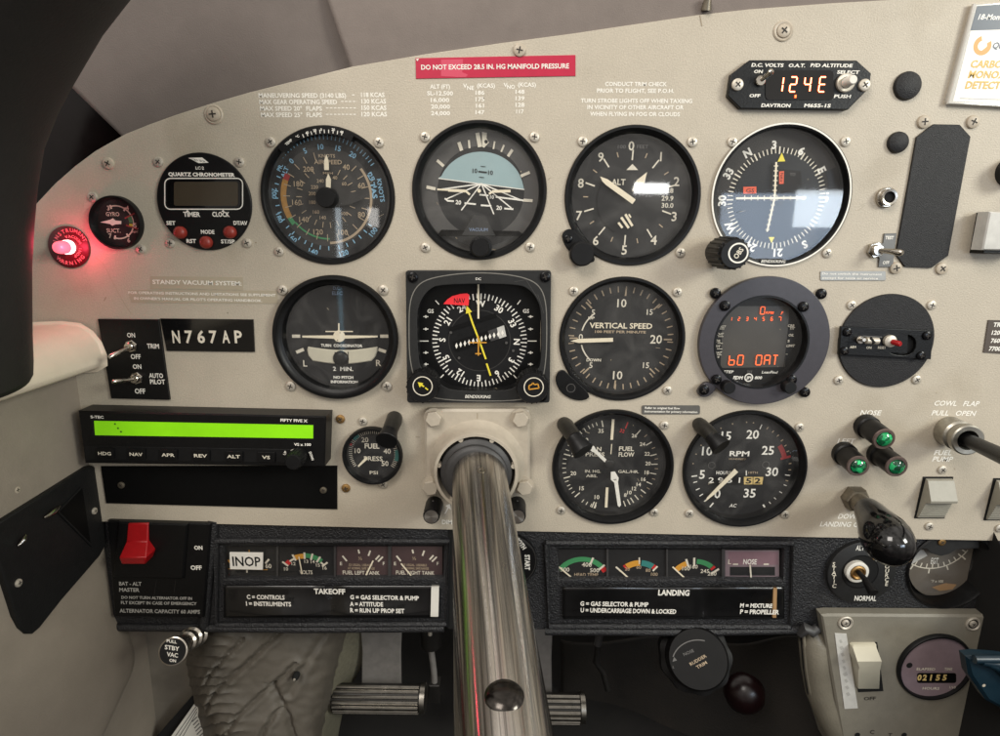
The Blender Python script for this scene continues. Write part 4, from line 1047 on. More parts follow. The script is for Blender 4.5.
# gear lights
for lb, x0, y0, x1, y1 in (('green gear position light under the word NOSE, topmost of three', 865, 425, 884.5, 439.5), ('green gear position light under the word LEFT', 843, 452.5, 858.5, 466.5), ('green gear position light right of and level with the LEFT one', 878, 453, 897, 467)):
    t = thing('gear_light', lb, 'indicator light', x0, y0, 0, 'green gear lights')
    A = P(x0, y0, 0); B = P(x1, y1, .022); d = (B-A); L = d.length
    b = MB(); k = .0070
    b.rev(A, d, [(0, k*1.12), (L*.22, k*1.12), (L*.26, k*.98), (L*.5, k*1.0), (L*.97, k*.98), (L, k*.88), (L*.985, k*.72), (L*.9, k*.69)], 'bezel_black', 40, cap1=False)
    b.rev(A, d, [(L*.96, k*1.0), (L*1.0, k*.94), (L*1.0, k*.72)], 'lamp_rim', 40, cap1=False)
    b.build('lamp_body', t)
    g = MB(); g.rev(A, d, [(L*.9, k*.69), (L*1.02, k*.67), (L*1.09, k*.44), (L*1.11, k*.15)], 'green_lens', 10); g.build('lens', t)
# cowl flap pull
def cowl():
    t = thing('cowl_flap_handle', 'silver barrel with a black pull rod under the words COWL FLAP', 'handle', 945, 430)
    A = P(948, 430.5, 0); B = P(968.5, 440.5, .021); d = B-A; L = d.length
    b = MB(); b.rev(A, d, [(0, .0098), (L*.55, .0098), (L*.6, .0085), (L*.75, .0085), (L*.78, .0098), (L*.97, .0098), (L, .0090), (L*.99, .0064), (L*.6, .0060)], 'aluminium', 44, cap1=False)
    b.rev(A, d, [(L*.59, .0062), (L*.6, .002)], 'void', 30); b.build('barrel', t)
    r = MB(); r.tube([A+d*.55, B+d*.05, P(1004, 457, .062), P(1040, 474, .10)], [.0040, .0042, .0046, .005], 'smooth_black', 20); r.build('pull_rod', t)
cowl()
# fuel pump rocker and its neighbour
def rocker(lb, x0, x1, dx, y0, y1, txt=False):
    t = thing('pump_rocker_switch', lb, 'switch', (x0+x1)/2, (y0+y1)/2, 0, 'grey rocker switches')
    b = MB()
    # side profile: (fraction down, height)
    prof = [(0, .0012), (.02, .0035), (.44, .0105), (.5, .0102), (.56, .0062), (1, .0022), (1.0, .0008)]
    def pt(f, h, side):
        X = (x0, x1)[side]+dx*f; p = P(X, y0+(y1-y0)*f, .001); return Vector((p.x, p.y, h))
    vs = [pt(f, h, s) for f, h in prof for s in (0, 1)]; n = len(prof)
    fs = [(2*i, 2*i+2, 2*i+3, 2*i+1) for i in range(n-1)]+[tuple(2*i for i in reversed(range(n))), tuple(2*i+1 for i in range(n))]
    b.add(vs, fs, 'rocker_grey')
    for i in range(6):
        f = .63+i*.055
        hh = .0062+(f-.56)/.44*(.0022-.0062)
        b.tube([pt(f, hh+.0002, 0), pt(f, hh+.0002, 1)], .00035, 'rocker_grey', 6)
    b.build('rocker', t, bevel=.0004)
    s = MB((0, 0, 1), .0006); s.prism([(x0-2, y0-1.5), (x1+1.5, y0-1.5), (x1+dx+1.5, y1+1.5), (x0+dx-2, y1+1.5)], 0, .0006, 'void'); s.build('slot_frame', t)
    screw(t, (x0+x1)/2+3, y0-9, 'nickel'); screw(t, (x0+x1)/2+dx-1, y1+9, 'nickel')
rocker('grey rocker switch under the words FUEL PUMP', 925.5, 952, -9, 478.5, 517)
rocker('grey rocker switch cut by the right picture edge', 996, 1024, -10, 480, 519)
# gear lever
def gear():
    t = thing('gear_lever', 'glossy black bulb on a bronze hex stem, in front of the LANDING lettering', 'lever', 852, 497)
    A = P(853, 497, 0); b = MB()
    d = Vector((.25, -.35, 1)).normalized()
    b.rev(A, Vector((0, 0, 1)), [(0, .0088), (.006, .0088), (.0075, .0075)], 'bronze', 6)
    E = P(871, 520, .024)
    b.tube([A+Vector((0, 0, .006)), A+Vector((0, 0, .012))*1+(E-A)*.2, E], [.0062, .0062, .0056], 'bronze', 24); b.build('stem', t)
    B0 = P(866, 507, .018); B1 = P(893, 548, .062); d = (B1-B0).normalized(); L = (B1-B0).length
    k = MB(); k.rev(B0, d, [(0, .0050), (.002, .0078), (L*.2, .0096), (L*.34, .0106), (L*.5, .0122), (L*.66, .0138), (L*.82, .0142), (L*.96, .0132), (L*1.07, .0108), (L*1.14, .0074), (L*1.17, .0038), (L*1.18, .001)], 'black_gloss', 44, cap0=True); k.build('knob', t)
gear()
# dimmer knobs
for lb, x, y in (('black dimmer knob with brushed silver end, left of the yoke shaft', 434.5, 504), ('black dimmer knob with brushed silver end, right of the yoke shaft', 517, 504)):
    t = thing('dimmer_knob', lb, 'knob', x, y, 0, 'dimmer knobs'); b = MB(); C = P(x, y)
    b.rev(C, Vector((0, 0, 1)), [(0, .0058), (.002, .0060), (.0175, .0056), (.019, .0052)], 'black', 36); b.build('knob_body', t)
    c = MB(); c.rev(C, Vector((0, 0, 1)), [(.0185, .0047), (.0193, .0046)], 'brushed', 36)
    c.build('end_cap', t)
    p = MB(); p.rev(C+Vector((0, .0055, .008)), Vector((0, 1, 0)), [(0, .0006), (.0006, .0006)], 'dim_ink', 10); p.build('index_dot', t)
# post lamps
def post(lb, pts, rad, head):
    t = thing('post_lamp', lb, 'lamp', pts[0][0], pts[0][1], 0, 'instrument post lamps')
    b = MB((0, 0, 1)); q = [b.c(*p) for p in pts]
    b.tube(q, rad, 'post_metal', 26); b.build('post', t)
    h = MB((0, 0, 1)); a, c = head; A = h.c(*a); B = h.c(*c); d = B-A
    h.rev(A, d, [(0, rad[-1]*1.0), (0, rad[-1]*1.08), (d.length*.3, rad[-1]*1.12), (d.length*.95, rad[-1]*1.5), (d.length, rad[-1]*1.46), (d.length, rad[-1]*1.2)], 'black', 26); h.build('hood', t)
post('dark post lamp overhanging the twin manifold gauge', [(564, 424, 0), (566, 426, .004), (571, 433, .012), (575, 438, .017)], [.0050, .0054, .0052, .0048], ((573, 437, .016), (583.5, 451.5, .023)))
post('dark post lamp overhanging the tachometer', [(699, 424, 0), (701, 426, .004), (708, 432, .011), (714, 438, .016)], [.0046, .0050, .0048, .0044], ((711, 436, .014), (721.5, 447.5, .021)))
post('grey post lamp overhanging the small fuel pressure gauge', [(394.5, 418, 0), (394, 421, .004), (391.5, 427, .010), (389.5, 432, .015)], [.0052, .0054, .0052, .0048], ((390, 430.5, .013), (386.5, 441, .021)))
# ================================================================== AUTOPILOT
def autopilot():
    h = .015
    t = thing('autopilot_unit', 'black autopilot unit with a bright green display and row of buttons', 'autopilot', 205, 440)
    b = MB((0, 0, 1), h)
    b.prism([(77.5, 411), (326, 416.5), (324.5, 467), (84.5, 463.5)], 0, h, 'smooth_black', inset=.0012)
    b.h = h+.0001
    b.prism([(84, 446), (294, 449.5), (294, 463), (86, 460)], h-.001, h+.0004, 'black', inset=.0003)
    b.h = h+.0006
    b.tx('S-TEC', 97, 417, 2.8, 'white_ink', w=13, bold=.02, rot=1); b.tx('FIFTY FIVE X', 294, 420.5, 3.0, 'white_ink', w=27, bold=.02, rot=1)
    b.tx('VS x 100', 302.5, 444.5, 2.6, 'white_ink', w=17, bold=.02)
    b.arc(297.5, 459, 10, 11, -35, 55, 'white_ink', 20); b.tx('UP', 285, 453, 2.6, 'white_ink', rot=-60, bold=.02); b.tx('DOWN', 311.5, 456, 2.6, 'white_ink', rot=75, w=9, bold=.02)
    b.build('housing', t)
    d = MB((0, 0, 1), h+.0004); d.prism([(91.5, 420.2), (314, 424.5), (314, 439.5), (92.5, 436.5)], h-.001, h+.0003, 'void'); d.prism([(94, 421), (313, 425.4), (313, 438.5), (95, 435.2)], h-.001, h+.0008, 'green_lcd')
    d.h = h+.0009
    for X, Y in ((115, 424), (118, 428.3), (121, 431.8)): d.disc(X, Y, 1.0, 'lcd_dot', 12)
    d.build('green_display', t)
    for s, X, Y in (('HDG', 105, 453.5), ('NAV', 136.5, 454.3), ('APR', 168.5, 455), ('REV', 201, 455.7), ('ALT', 234, 456.5), ('VS', 266.5, 457.3)):
        k = MB((0, 0, 1), h+.0016); k.prism([(X-9, Y-5), (X+8.5, Y-4.8), (X+8.5, Y+5), (X-9, Y+4.8)], h, h+.0016, 'smooth_black', inset=.0003); k.h = h+.0017
        k.tx(s, X-.5, Y, 3.5, 'pale_ink', w=13 if len(s) > 2 else 8, rot=1, bold=.006); k.build('push_button', t)
    k = MB(); C = P(299.5, 455, h); k.rev(C, Vector((0, 0, 1)), [(0, .0052), (.002, .0055), (.012, .0052), (.013, .0046)], 'black', 18)
    for i in range(16):
        a = 2*PI*i/16; q = Vector((math.cos(a), math.sin(a), 0)); C0 = Vector((C.x, C.y, h)); k.tube([C0+q*.0053+Vector((0, 0, .002)), C0+q*.0051+Vector((0, 0, .012))], .0005, 'black', 6)
    k.build('selector_knob', t)
autopilot()
t, b = quad_plate('blank_cover', 'plain matt black cover strip below the autopilot unit', 'cover', [(100.5, 466.5), (337, 466), (337, 509.5), (106, 503.5)], .001, 'matt_black', bevel=.0002)
b.build('plate', t); screw(t, 121.5, 485, 'bronze', .8, .001); screw(t, 323.5, 490, 'bronze', .8, .001)
# ================================================================== THE PANEL ITSELF
def panel():
    t = thing('instrument_panel', 'painted beige instrument panel sheet carrying the gauges and white lettering', 'panel', 480, 300)
    b = MB((0, 0, 1), .00003, 1.5e-6)
    outer = [(20, 215), (35, 205), (55, 183.5), (75, 166), (95, 151), (125, 134), (150, 124), (175, 115), (212, 103), (250, 92), (300, 79.5), (352, 66.5), (425, 54), (500, 43), (575, 33), (625, 25.5), (700, 14.5), (750, 9), (830, 3), (900, -1), (1080, -8), (1080, 542.5), (840, 538), (500, 531), (200, 523.8), (60, 521), (20, 430)]
    b.shape([P(*p) for p in outer], HOLES, -.0022, 0, 'panel_paint', .0003)
    for Y, s1, a0, a1, s2, c0, c1, dash in ((95.2, 'MANEUVERING SPEED (3140 LBS)', 258.5, 346, '118 KCAS', 361, 384.5, (352, 356)), (101.7, 'MAX GEAR OPERATING SPEED', 259.3, 337, '130 KCAS', 361.5, 386, (341, 357)),
                                       (108.2, 'MAX SPEED 20°  FLAPS', 260, 322, '150 KCAS', 361.5, 386.5, (326, 357)), (114.6, 'MAX SPEED 25°  FLAPS', 261, 322, '120 KCAS', 361.5, 387, (326, 357))):
        b.tx(s1, (a0+a1)/2, Y, 4.3, 'white_ink', w=a1-a0, rot=-.6, bold=.012); b.tx(s2, (c0+c1)/2, Y-.7, 4.3, 'white_ink', w=c1-c0, rot=-.6, bold=.012)
        x = dash[0]
        while x < dash[1]: b.line([(x, Y-.4), (min(x+2.6, dash[1]), Y-.4)], .8, 'white_ink'); x += 3.9
    for s, X, Y, w in (('ALT (FT)', 440, 86.3, 20), ('SL-12,500', 440, 93, 26), ('16,000', 440, 99.8, 18.5), ('20,000', 440.5, 106.4, 19), ('24,000', 440.5, 113, 19),
                       ('V', 465, 85.5, 4), ('NE', 470.5, 87.6, 7), ('(KCAS)', 486, 85.3, 18), ('186', 480, 92.4, 9), ('175', 480, 99, 9), ('161', 480, 105.4, 8), ('147', 480, 112, 9),
                       ('V', 505.5, 84.7, 4), ('NO', 511, 86.6, 8), ('(KCAS)', 527, 84.4, 18), ('148', 520, 91.5, 9), ('139', 520, 98, 9), ('128', 520, 104.6, 9), ('117', 520, 111.2, 7.5),
                       ('CONDUCT TRIM CHECK', 636, 83.8, 62), ('PRIOR TO FLIGHT, SEE P.O.H.', 635.5, 90.5, 77), ('TURN STROBE LIGHTS OFF WHEN TAXIING', 636.5, 100.6, 111.5), ('IN VICINITY OF OTHER AIRCRAFT OR', 635.5, 107, 96.5), ('WHEN FLYING IN FOG OR CLOUDS', 635, 113.8, 90)):
        b.tx(s, X, Y, 3.9, 'white_ink', w=w, rot=-.4, bold=.012)
    for s, X, Y, w in (('NOSE', 871, 412.6, 20.5), ('LEFT', 846.5, 441, 17), ('DOWN', 850, 516.3, 23), ('LANDING GEAR', 846, 524.3, 51), ('COWL   FLAP', 957, 403.3, 45), ('PULL   OPEN', 954, 413, 43.5), ('FUEL', 943.5, 452.6, 17.5), ('PUMP', 943, 459, 20), ('RIGHT', 893, 441, 20)):
        if s == 'RIGHT': continue
        b.tx(s, X, Y, 5, 'white_ink', w=w, it=.22, bold=.008)
    b.tx('DIM', 447, 522, 4.4, 'white_ink', w=10, bold=.01); b.line([(445, 514), (449, 506)], 1.2, 'white_ink'); b.pg([(450, 503.5), (451, 510), (445.5, 506)], 'white_ink')
    b.line([(95, 257), (103, 263), (110, 277), (118, 292), (127, 308), (132, 315)], .7, 'tape')
    b.line([(104, 301), (106, 297)], .8, 'panel_edge'); b.line([(860, 206), (868, 202)], .8, 'tape'); b.line([(858, 211), (865, 205)], .5, 'tape')
    rw = random.Random(3)
    for _ in range(46):
        x, y = rw.uniform(120, 990), rw.uniform(60, 515); a = rw.uniform(0, PI); l = rw.uniform(1.5, 6)
        b.line([(x, y), (x+l*math.cos(a), y+l*math.sin(a)*.6)], rw.uniform(.25, .5), rw.choice(['tape', 'panel_edge', 'panel_edge']))
    for _ in range(26):
        b.disc(rw.uniform(120, 990), rw.uniform(60, 515), rw.uniform(.3, .8), rw.choice(['panel_edge', 'bronze', 'tape']), 8)
    b.line([(700, 15), (702, 26)], .7, 'panel_edge')
    b.build('panel_sheet', t)
    for x, y, s, m in ((214, 114.5, 1.35, 'screw_painted'), (109, 163.5, 1.15, 'screw_painted'), (519.5, 50.5, 1.2, 'screw_painted'), (783, 31, 1.3, 'screw_painted')): screw(t, x, y, m, s)
    # washers round the countersunk screws
    for x, y in ((214, 114.5), (783, 31)):
        w = MB(); k = w.k(x, y); C = P(x, y); w.rev(C, Vector((0, 0, 1)), [(0, .0056), (.0005, .0056), (.0009, .0050), (.0007, .0040)], 'screw_painted', 32, cap1=False); w.build('washer', t)
panel()
# ================================================================== YOKE MOUNT AND YOKE
def yoke():
    t = thing('yoke_mount', 'painted square casting with hex bolts and round collar where the yoke shaft enters the panel', 'mount', 478, 450)
    b = MB((0, 0, 1), .006)
    b.prism(round_rect(424.5, 409.5, 530, 494, 5), 0, .006, 'collar_paint', inset=.0015)
    b.pg([(477, 413), (477.8, 413), (477.8, 419), (477, 419)], 'panel_edge')
    b.build('base_casting', t)
    C = P(477.5, 462, 0)
    k = MB()
    k.rev(C, Vector((0, 0, 1)), [(.005, .0325), (.009, .0292), (.014, .0280), (.0195, .0276), (.0206, .0270), (.0206, .0252), (.010, .0248)], 'collar_paint', 72, cap1=False); k.build('collar', t)
    for a in (-24, 24, 78, 140, 220, 282):
        q = math.radians(a); n = MB(); d = Vector((math.sin(q), math.cos(q), 0))
        n.tube([C+d*.0245+Vector((0, 0, .0150)), C+d*.0245+Vector((0, 0, .0200))], [.0016, .0016], 'collar_paint', 8); n.build('collar_tab', t)
    r = MB(); r.rev(C, Vector((0, 0, 1)), [(.006, .0248), (.0135, .0246), (.0145, .0236), (.0150, .0222), (.0165, .0222), (.0175, .0232), (.0195, .0230), (.0205, .0218), (.0212, .0202), (.0225, .0206), (.025, .0204), (.0265, .0190), (.0270, .0176)], 'rubber_grey', 64); r.build('rubber_seal', t)
    for x, y in ((434, 417.5), (520.5, 418), (431, 486), (524.5, 486)):
        n = MB(); Q = P(x, y, .006); Q.z = 0; n.rev(Q, Vector((0, 0, 1)), [(.006, .0066), (.0066, .0066)], 'collar_paint', 28); n.rev(Q, Vector((0, 0, 1)), [(.0066, .0054), (.0100, .0054), (.0105, .0049)], 'collar_paint', 6, rot=.2); n.build('hex_bolt', t)
    A = P(478.5, 466.5, .012); E = P(504, 741, .2115); d = (E-A).normalized()
    y = thing('control_yoke', 'polished metal yoke shaft coming straight out of the panel', 'yoke', 503, 730, .2)
    s = MB(); L = (E-A).length
    s.rev(A, d, [(0, .0172), (L+.05, .0172)], 'polished_shaft', 96); s.build('shaft', y)
    n = Vector((0, 1, 0)); n = (n-d*n.dot(d)).normalized()
    # pin hole near the collar and a dome bolt near the hub, both on the upper side facing the camera
    def on_shaft(f):
        return A+d*L*f
    q = on_shaft(.19); h = MB(); h.rev(q+n*.0165, n, [(0, .0026), (.0010, .0026), (.0009, .0020), (-.0008, .0019)], 'bronze', 20, cap1=False); h.rev(q+n*.0165, n, [(.0003, .0021), (.0004, .001)], 'void', 16); h.build('pin_hole', y)
    q = on_shaft(.985); h = MB(); h.rev(q+n*.0158, n, [(0, .0068), (.0012, .0068), (.0026, .0056), (.0033, .0034), (.0035, .001)], 'dark_steel', 32); h.build('dome_bolt', y)
    def proj_y(p):
        w_ = p-Vector((0, 0, D)); c_ = d3*w_.x-d2*w_.y-d1*w_.z
        return 368+F*c_.y/c_.z
    g = 0
    while proj_y(A+d*(L+g)+Vector((0, .0395, 0))) < 730 and g < .12: g += .0005
    H = A+d*(L+g)
    h = MB(); h.rev(H, d, [(0, .036), (.002, .0395), (.008, .041), (.038, .041)], 'hub_grey', 72, cap0=True); h.build('hub', y)
yoke()
# ================================================================== LEFT: POST, DARK WINDOW, WALL
def left_side():
    # padded post, built about 4-9 cm in front of the panel
    edge = [(150, -40, .10), (123, 2, .095), (100, 27, .09), (80, 58, .085), (66, 84, .08), (52, 112, .075), (43, 138, .07), (38, 165, .065), (35, 200, .062), (32.5, 240, .06), (31, 280, .06), (31, 318, .06), (31, 352, .06), (32, 400, .06)]
    t = thing('window_post', 'thick dark padded post curving up past the left picture edge', 'post', 0, 250, .06)
    R = .052; pts = []
    for i, (x, y, h) in enumerate(edge):
        a = P(*edge[max(0, i-1)]); c = P(*edge[min(len(edge)-1, i+1)]); d = (c-a); n = Vector((-d.y, d.x, 0)).normalized()
        if n.x > 0: n = -n
        # the silhouette edge is tangent to the view ray: push the axis out by the radius
        p = P(x, y, h); v = (p-Vector((0, 0, D))).normalized(); q = n-v*n.dot(v); q.normalize()
        pts.append(p+q*R)
    b = MB(); b.tube(pts, R, 'post_black', 64); b.build('padded_post', t, bevel=.004)
    # dark window glass behind the post
    g = MB((0, 0, 1), -.012); g.prism([(60, 70), (66, 80), (130, 138), (60, 200), (-60, 330), (-160, 330), (-160, 40)], -.016, -.012, 'window_dark'); g.build('window_glass')
    o = bpy.data.objects['window_glass']; tag(o, 'dark window glass between the padded post and the panel', 'window', kind='structure')
    # cream sill pad
    t = thing('sill_pad', 'cream padded sill under the dark post at the left picture edge', 'sill', 50, 350)
    b = MB()
    prof = [(6, 331), (34, 325), (62, 324), (80, 326), (91, 333), (99, 343), (104, 355), (104.5, 364), (96, 369), (60, 372), (6, 372)]
    base = [P(x, y, .002) for x, y in prof]
    for z, sc in ((0, 1),):
        far = [Vector((p.x, p.y, .002)) for p in base]; near = [Vector((p.x, p.y, .30)) for p in base]
        n = len(base); b.add(far+near, [(i, (i+1) % n, n+(i+1) % n, n+i) for i in range(n)]+[tuple(range(n))], 'cream_vinyl')
    b.build('sill_cover', t, bevel=.002, ang=60)
    # side wall, perpendicular to the panel
    b = MB(); xw = P(97, 520, 0).x
    rows = []
    for y, bul in ((-.02, 0), (-.09, 0), (-.13, 0), (-.2, 0), (-.26, 0), (-.33, 0), (-.42, 0)):
        rows.append([Vector((xw+bul+dx, y-.05, h)) for h, dx in ((-.06, 0), (0, 0), (.09, 0), (.18, 0), (.36, 0))])
    b.sheet(rows, 'wall_beige', 50, 60)
    o = b.build('side_wall', solid=-.004); tag(o, 'grey beige cabin side wall left of the panel', 'wall', kind='structure')
    # screw in the wall
    # map pocket on the wall
    t = thing('side_pocket', 'black plate with a folded pocket and small screws on the left side wall', 'pocket', 60, 540)
    xp = xw+.0035
    q = [(88, 467), (92, 465.5), (97, 467.5), (101, 474), (106, 520), (106, 545), (100, 556), (62, 600), (40, 628), (33, 634), (26, 634), (20, 628), (-6, 546), (-12, 530)]
    ps = [PX(x, y, xp) for x, y in q]; lo = [Vector((xw-.004, p.y, p.z)) for p in ps]; n = len(ps)
    b = MB(); b.add(lo+ps, [(i, (i+1) % n, n+(i+1) % n, n+i) for i in range(n)]+[tuple(range(n, 2*n))], 'pocket_black'); b.build('pocket_plate', t, bevel=.0008)
    b = MB(); b.add([PX(x, y, xp+.0004) for x, y in ((82, 487), (83, 492), (91, 545), (60, 511))], [(0, 1, 2, 3)], 'matt_black')
    b.tube([PX(58, 512, xp+.0008), PX(92, 546, xp+.0008)], .0006, 'pocket_black', 8); b.tube([PX(58, 512, xp+.0006), PX(82, 487, xp+.0006)], .0005, 'pocket_black', 8); b.build('pocket_fold', t)
    for x, y, m in ((18, 583, 'nickel'), (94, 511, 'nickel')):
        s = screw(t, 0, 0, 'nickel', .8); s.location = W(PX(x, y, xp))-t.location; s.rotation_euler = (0, 0, PI/2)
    for a, c in (((44, 518), (60, 506)), ((18, 546), (26, 535))):
        b = MB(); A = PX(*a, xp+.0015); B = PX(*c, xp+.002); b.tube([A, (A+B)/2+Vector((.001, 0, 0)), B], [.0006, .0017, .0006], 'chrome', 10); b.build('clip', t)
    t = thing('wall_screw', 'small pale screw in the side wall above the pocket', 'screw', 16, 490)
    o = screw(t, 16, 490, 'screw_painted', .8); o.location = W(PX(16, 490, xw-.001))-t.location; o.rotation_euler = (0, 0, PI/2)
mat('window_dark', (14, 8, 8), .12, var=.3, vs=40, rv=.08)
mat('pocket_black', (24, 24, 24), .55, spec=.25, var=.15, vs=200, bump=.3, bs=900)
left_side()
# ================================================================== LINING ABOVE THE PANEL
def lining():
    b = MB()
    net = []
    for f, h in ((0, -.006), (.35, -.009), (.7, -.011), (1, -.014)):
        row = []
        for x, ye, xs in ((127, 136, -150), (170, 121, -140), (240, 99, -120), (300, 83, -100), (345, 71, -62), (372, 66, -50)):
            row.append(P(x+f*xs, ye+4-(ye+130)*f*(.55 if x < 140 else 1 if x > 200 else .8), h-(.004 if x > 300 else 0)))
        net.append(row)
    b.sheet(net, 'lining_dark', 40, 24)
    o = b.build('lining_wall', solid=.002); tag(o, 'grey lining left of the seam above the panel', 'lining', kind='structure')
    b = MB(); net = []
    for f, h in ((0, -.003), (.35, -.007), (.7, -.022), (1, -.05)):
        row = []
        for x, ye, xs in ((353, 69, -62), (440, 54, -40), (560, 38, -20), (700, 17, 0), (850, 5, 10), (1080, -4, 20)):
            row.append(P(x+xs*f, ye+4-(ye+110)*f, h-(0 if x > 353 else .0)))
        net.append(row)
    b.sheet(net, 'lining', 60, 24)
    o = b.build('lining_wall', solid=.002); tag(o, 'grey lining right of the seam above the panel', 'lining', kind='structure')
    t = thing('lining_fastener', 'small dark fastener on the lining edge above the panel', 'fastener', 707, 3)
    q = MB(); q.tube([P(706, 10, .0), P(708, -2, .002)], [.003, .002], 'bronze', 10); q.build('fastener_body', t)
lining()
# ================================================================== LOWER BLACK PANEL
def lower():
    h = -.0028
    t = thing('lower_panel', 'black textured lower panel under the beige instrument panel', 'panel', 480, 575)
    b = MB((0, 0, 1), h)
    o1 = [(102, 515), (500, 524), (1060, 534), (1060, 627), (836, 627), (832, 631), (450, 630), (449, 628), (107, 626)]
    hl = [[P(x, y, h) for x, y in q] for q in ([(224, 547), (444, 546), (443, 578), (226, 579)], [(558, 549), (784, 549), (783, 580), (560, 579)])]
    egt = circ(P(949, 570, h), 40*b.k(949, 570), 56)
    b.shape([P(x, y, h) for x, y in o1], hl+[egt], -.03, h, 'pad_black', .0015)
    # raised lips round the two clusters
    for q in ([(216, 541), (449, 541), (447, 624), (217, 625)], [(546, 543), (792, 543), (790, 627), (549, 626)]):
        p = [P(x, y, h+.001) for x, y in q]; b.tube(p+[p[0]], .0022, 'pad_black', 10)
    b.tube([P(x, y, h+.0005) for x, y in ((214, 520), (209, 570), (204, 626))], .0038, 'pad_black', 12)
    b.tube([P(x, y, h+.0005) for x, y in ((444, 628), (300, 629), (107, 627))], .0030, 'pad_black', 12)
    b.tube([P(x, y, h+.0005) for x, y in ((835, 629), (700, 632), (545, 631))], .0030, 'pad_black', 12)
    b.pg([(448, 530), (453, 530), (453, 629), (448, 629)], 'void', h=h+.0002)
    # EGT well
    C = P(949, 570, h); k = b.k(949, 570); C.z = 0
    b.rev(C, Vector((0, 0, 1)), [(h+.0012, 43*k), (h+.002, 41.5*k), (h, 40*k), (-.03, 38*k)], 'smooth_black', 64, cap1=False)
    b.build('panel_body', t)
    # master switch box
    S = (100, 520, .18)
    t = thing('master_switch', 'red rocker master switch in a black box with ON and OFF lettering', 'switch', 155, 570)
    b = MB(S, .004); b.prism([(40, 5), (615, 22), (575, 545), (80, 540)], h, .0035, 'smooth_black', inset=.0012)
    b.prism([(98, 12), (485, 25), (462, 330), (70, 322)], .003, .0055, 'smooth_black', inset=.0015); b.h = .0037
    for s, X, Y, w, c in (('ON', 546, 154, 46, 22), ('OFF', 534, 265, 62, 24)): b.tx(s, X, Y, c, 'white_ink', w=w, bold=.02)
    for s, X, Y, w, c in (('BAT - ALT', 168, 354, 124, 21), ('MASTER', 163, 388, 112, 21), ('DO NOT TURN ALTERNATOR OFF IN', 315, 433, 392, 16), ('FLT EXCEPT IN CASE OF EMERGENCY', 327, 462, 420, 17), ('ALTERNATOR CAPACITY 60 AMPS', 332, 507, 446, 21)):
        b.tx(s, X, Y, c, 'faint_ink', w=w, bold=.012, it=.1)
    b.line([(315, 330), (300, 420)], 2, 'dial_grey'); b.line([(420, 335), (410, 415)], 2, 'dial_grey')
    b.build('switch_box', t)
    r = MB(S); n = 2
    prof = [(20, 155, 268, .006), (120, 146, 264, .0075), (210, 106, 255, .0170), (243, 118, 250, .0150), (246, 122, 250, .005)]
    vs = []; 
    for Y, xa, xb, hh in prof: vs += [r.c(xa, Y, hh), r.c(xb, Y, hh)]
    lo = [Vector((v.x, v.y, .004)) for v in vs]; m = len(vs)
    fs = [(2*i, 2*i+2, 2*i+3, 2*i+1) for i in range(4)]
    for i in range(4): fs += [(2*i, m+2*i, m+2*i+2, 2*i+2), (2*i+1, 2*i+3, m+2*i+3, m+2*i+1)]
    fs += [(0, 1, m+1, m), (8, m+8, m+9, 9)]
    r.add(vs+lo, fs, 'red_plastic'); r.build('rocker', t, bevel=.0006)
    # gauge clusters
    def cluster(nm, lb, S, tiles, paint):
        t = thing(nm, lb, 'gauges', S[0]+S[2]*500, S[1]+S[2]*130)
        hh = -.0075
        f = MB(S, hh); x0, x1 = tiles[0][0], tiles[-1][1]; y0, y1 = tiles[0][2], tiles[0][3]
        f.prism([(x0-14, y0-10), (x1+14, y0-10), (x1+14, y1+10), (x0-14, y1+10)], -.012, hh, 'black')
        for a, c in zip(tiles, tiles[1:]): f.prism([(a[1], y0), (c[0], y0), (c[0], y1), (a[1], y1)], hh, hh+.002, 'rubber_grey')
        f.build('cluster_tray', t)
        for i, (xa, xb, ya, yb, m) in enumerate(tiles):
            g = MB(S, hh+.0004); g.pg([(xa, ya), (xb, ya), (xb, yb), (xa, yb)], m); nd = MB(S, hh+.0016); paint(i, g, nd)
            o = g.build('gauge_face', t)
            if nd.v: nd.build('pointer', o)
        c = MB(S, -.0052); c.pg([(x0, y0), (x1, y0), (x1, y1), (x0, y1)], 'glass_clean'); c.build('cover_glass', t)
        return t
    def left(i, g, n):
        if i == 0:
            g.line([(75, 125), (88, 140)], 8, 'amber'); g.line([(230, 140), (246, 122)], 8, 'pale_ink'); g.tx('60', 243, 150, 18, 'pale_ink'); g.line([(70, 162), (240, 166)], 3, 'amber'); g.line([(163, 84), (163, 98)], 4, 'amber'); g.line([(154, 160), (154, 178)], 6, 'pale_ink')
        elif i == 1:
            cx, cy = 400, 205
            g.arc(cx, cy, 98, 106, -52, 52, 'pale_ink'); g.arc(cx, cy, 92, 112, -50, -38, 'red'); g.arc(cx, cy, 94, 116, -22, 0, 'amber'); g.arc(cx, cy, 98, 118, 2, 40, 'green_ink')
            g.ticks(cx, cy, 92, 122, 8, [-50, -24, 0, 16, 32, 50], 'pale_ink')
            for s, X, Y in (('10', 317, 162), ('12', 348, 140), ('13', 401, 131), ('14', 428, 132), ('15', 450, 146), ('16', 478, 158)): g.tx(s, X, Y, 14, 'pale_ink')
            g.tx('VOLTS', 400, 176, 16, 'pale_ink', w=54); n.line([(370, 112), (384, 184)], 5, 'cream_ink')
        else:
            o = 0 if i == 2 else 225
            for a, c in (((552+o, 108), (570+o, 130)), ((618+o, 82), (622+o, 98)), ((668+o, 86), (660+o, 108)), ((700+o, 132), (720+o, 112)), ((690+o, 124), (706+o, 106))): g.line([a, c], 7, 'pale_ink')
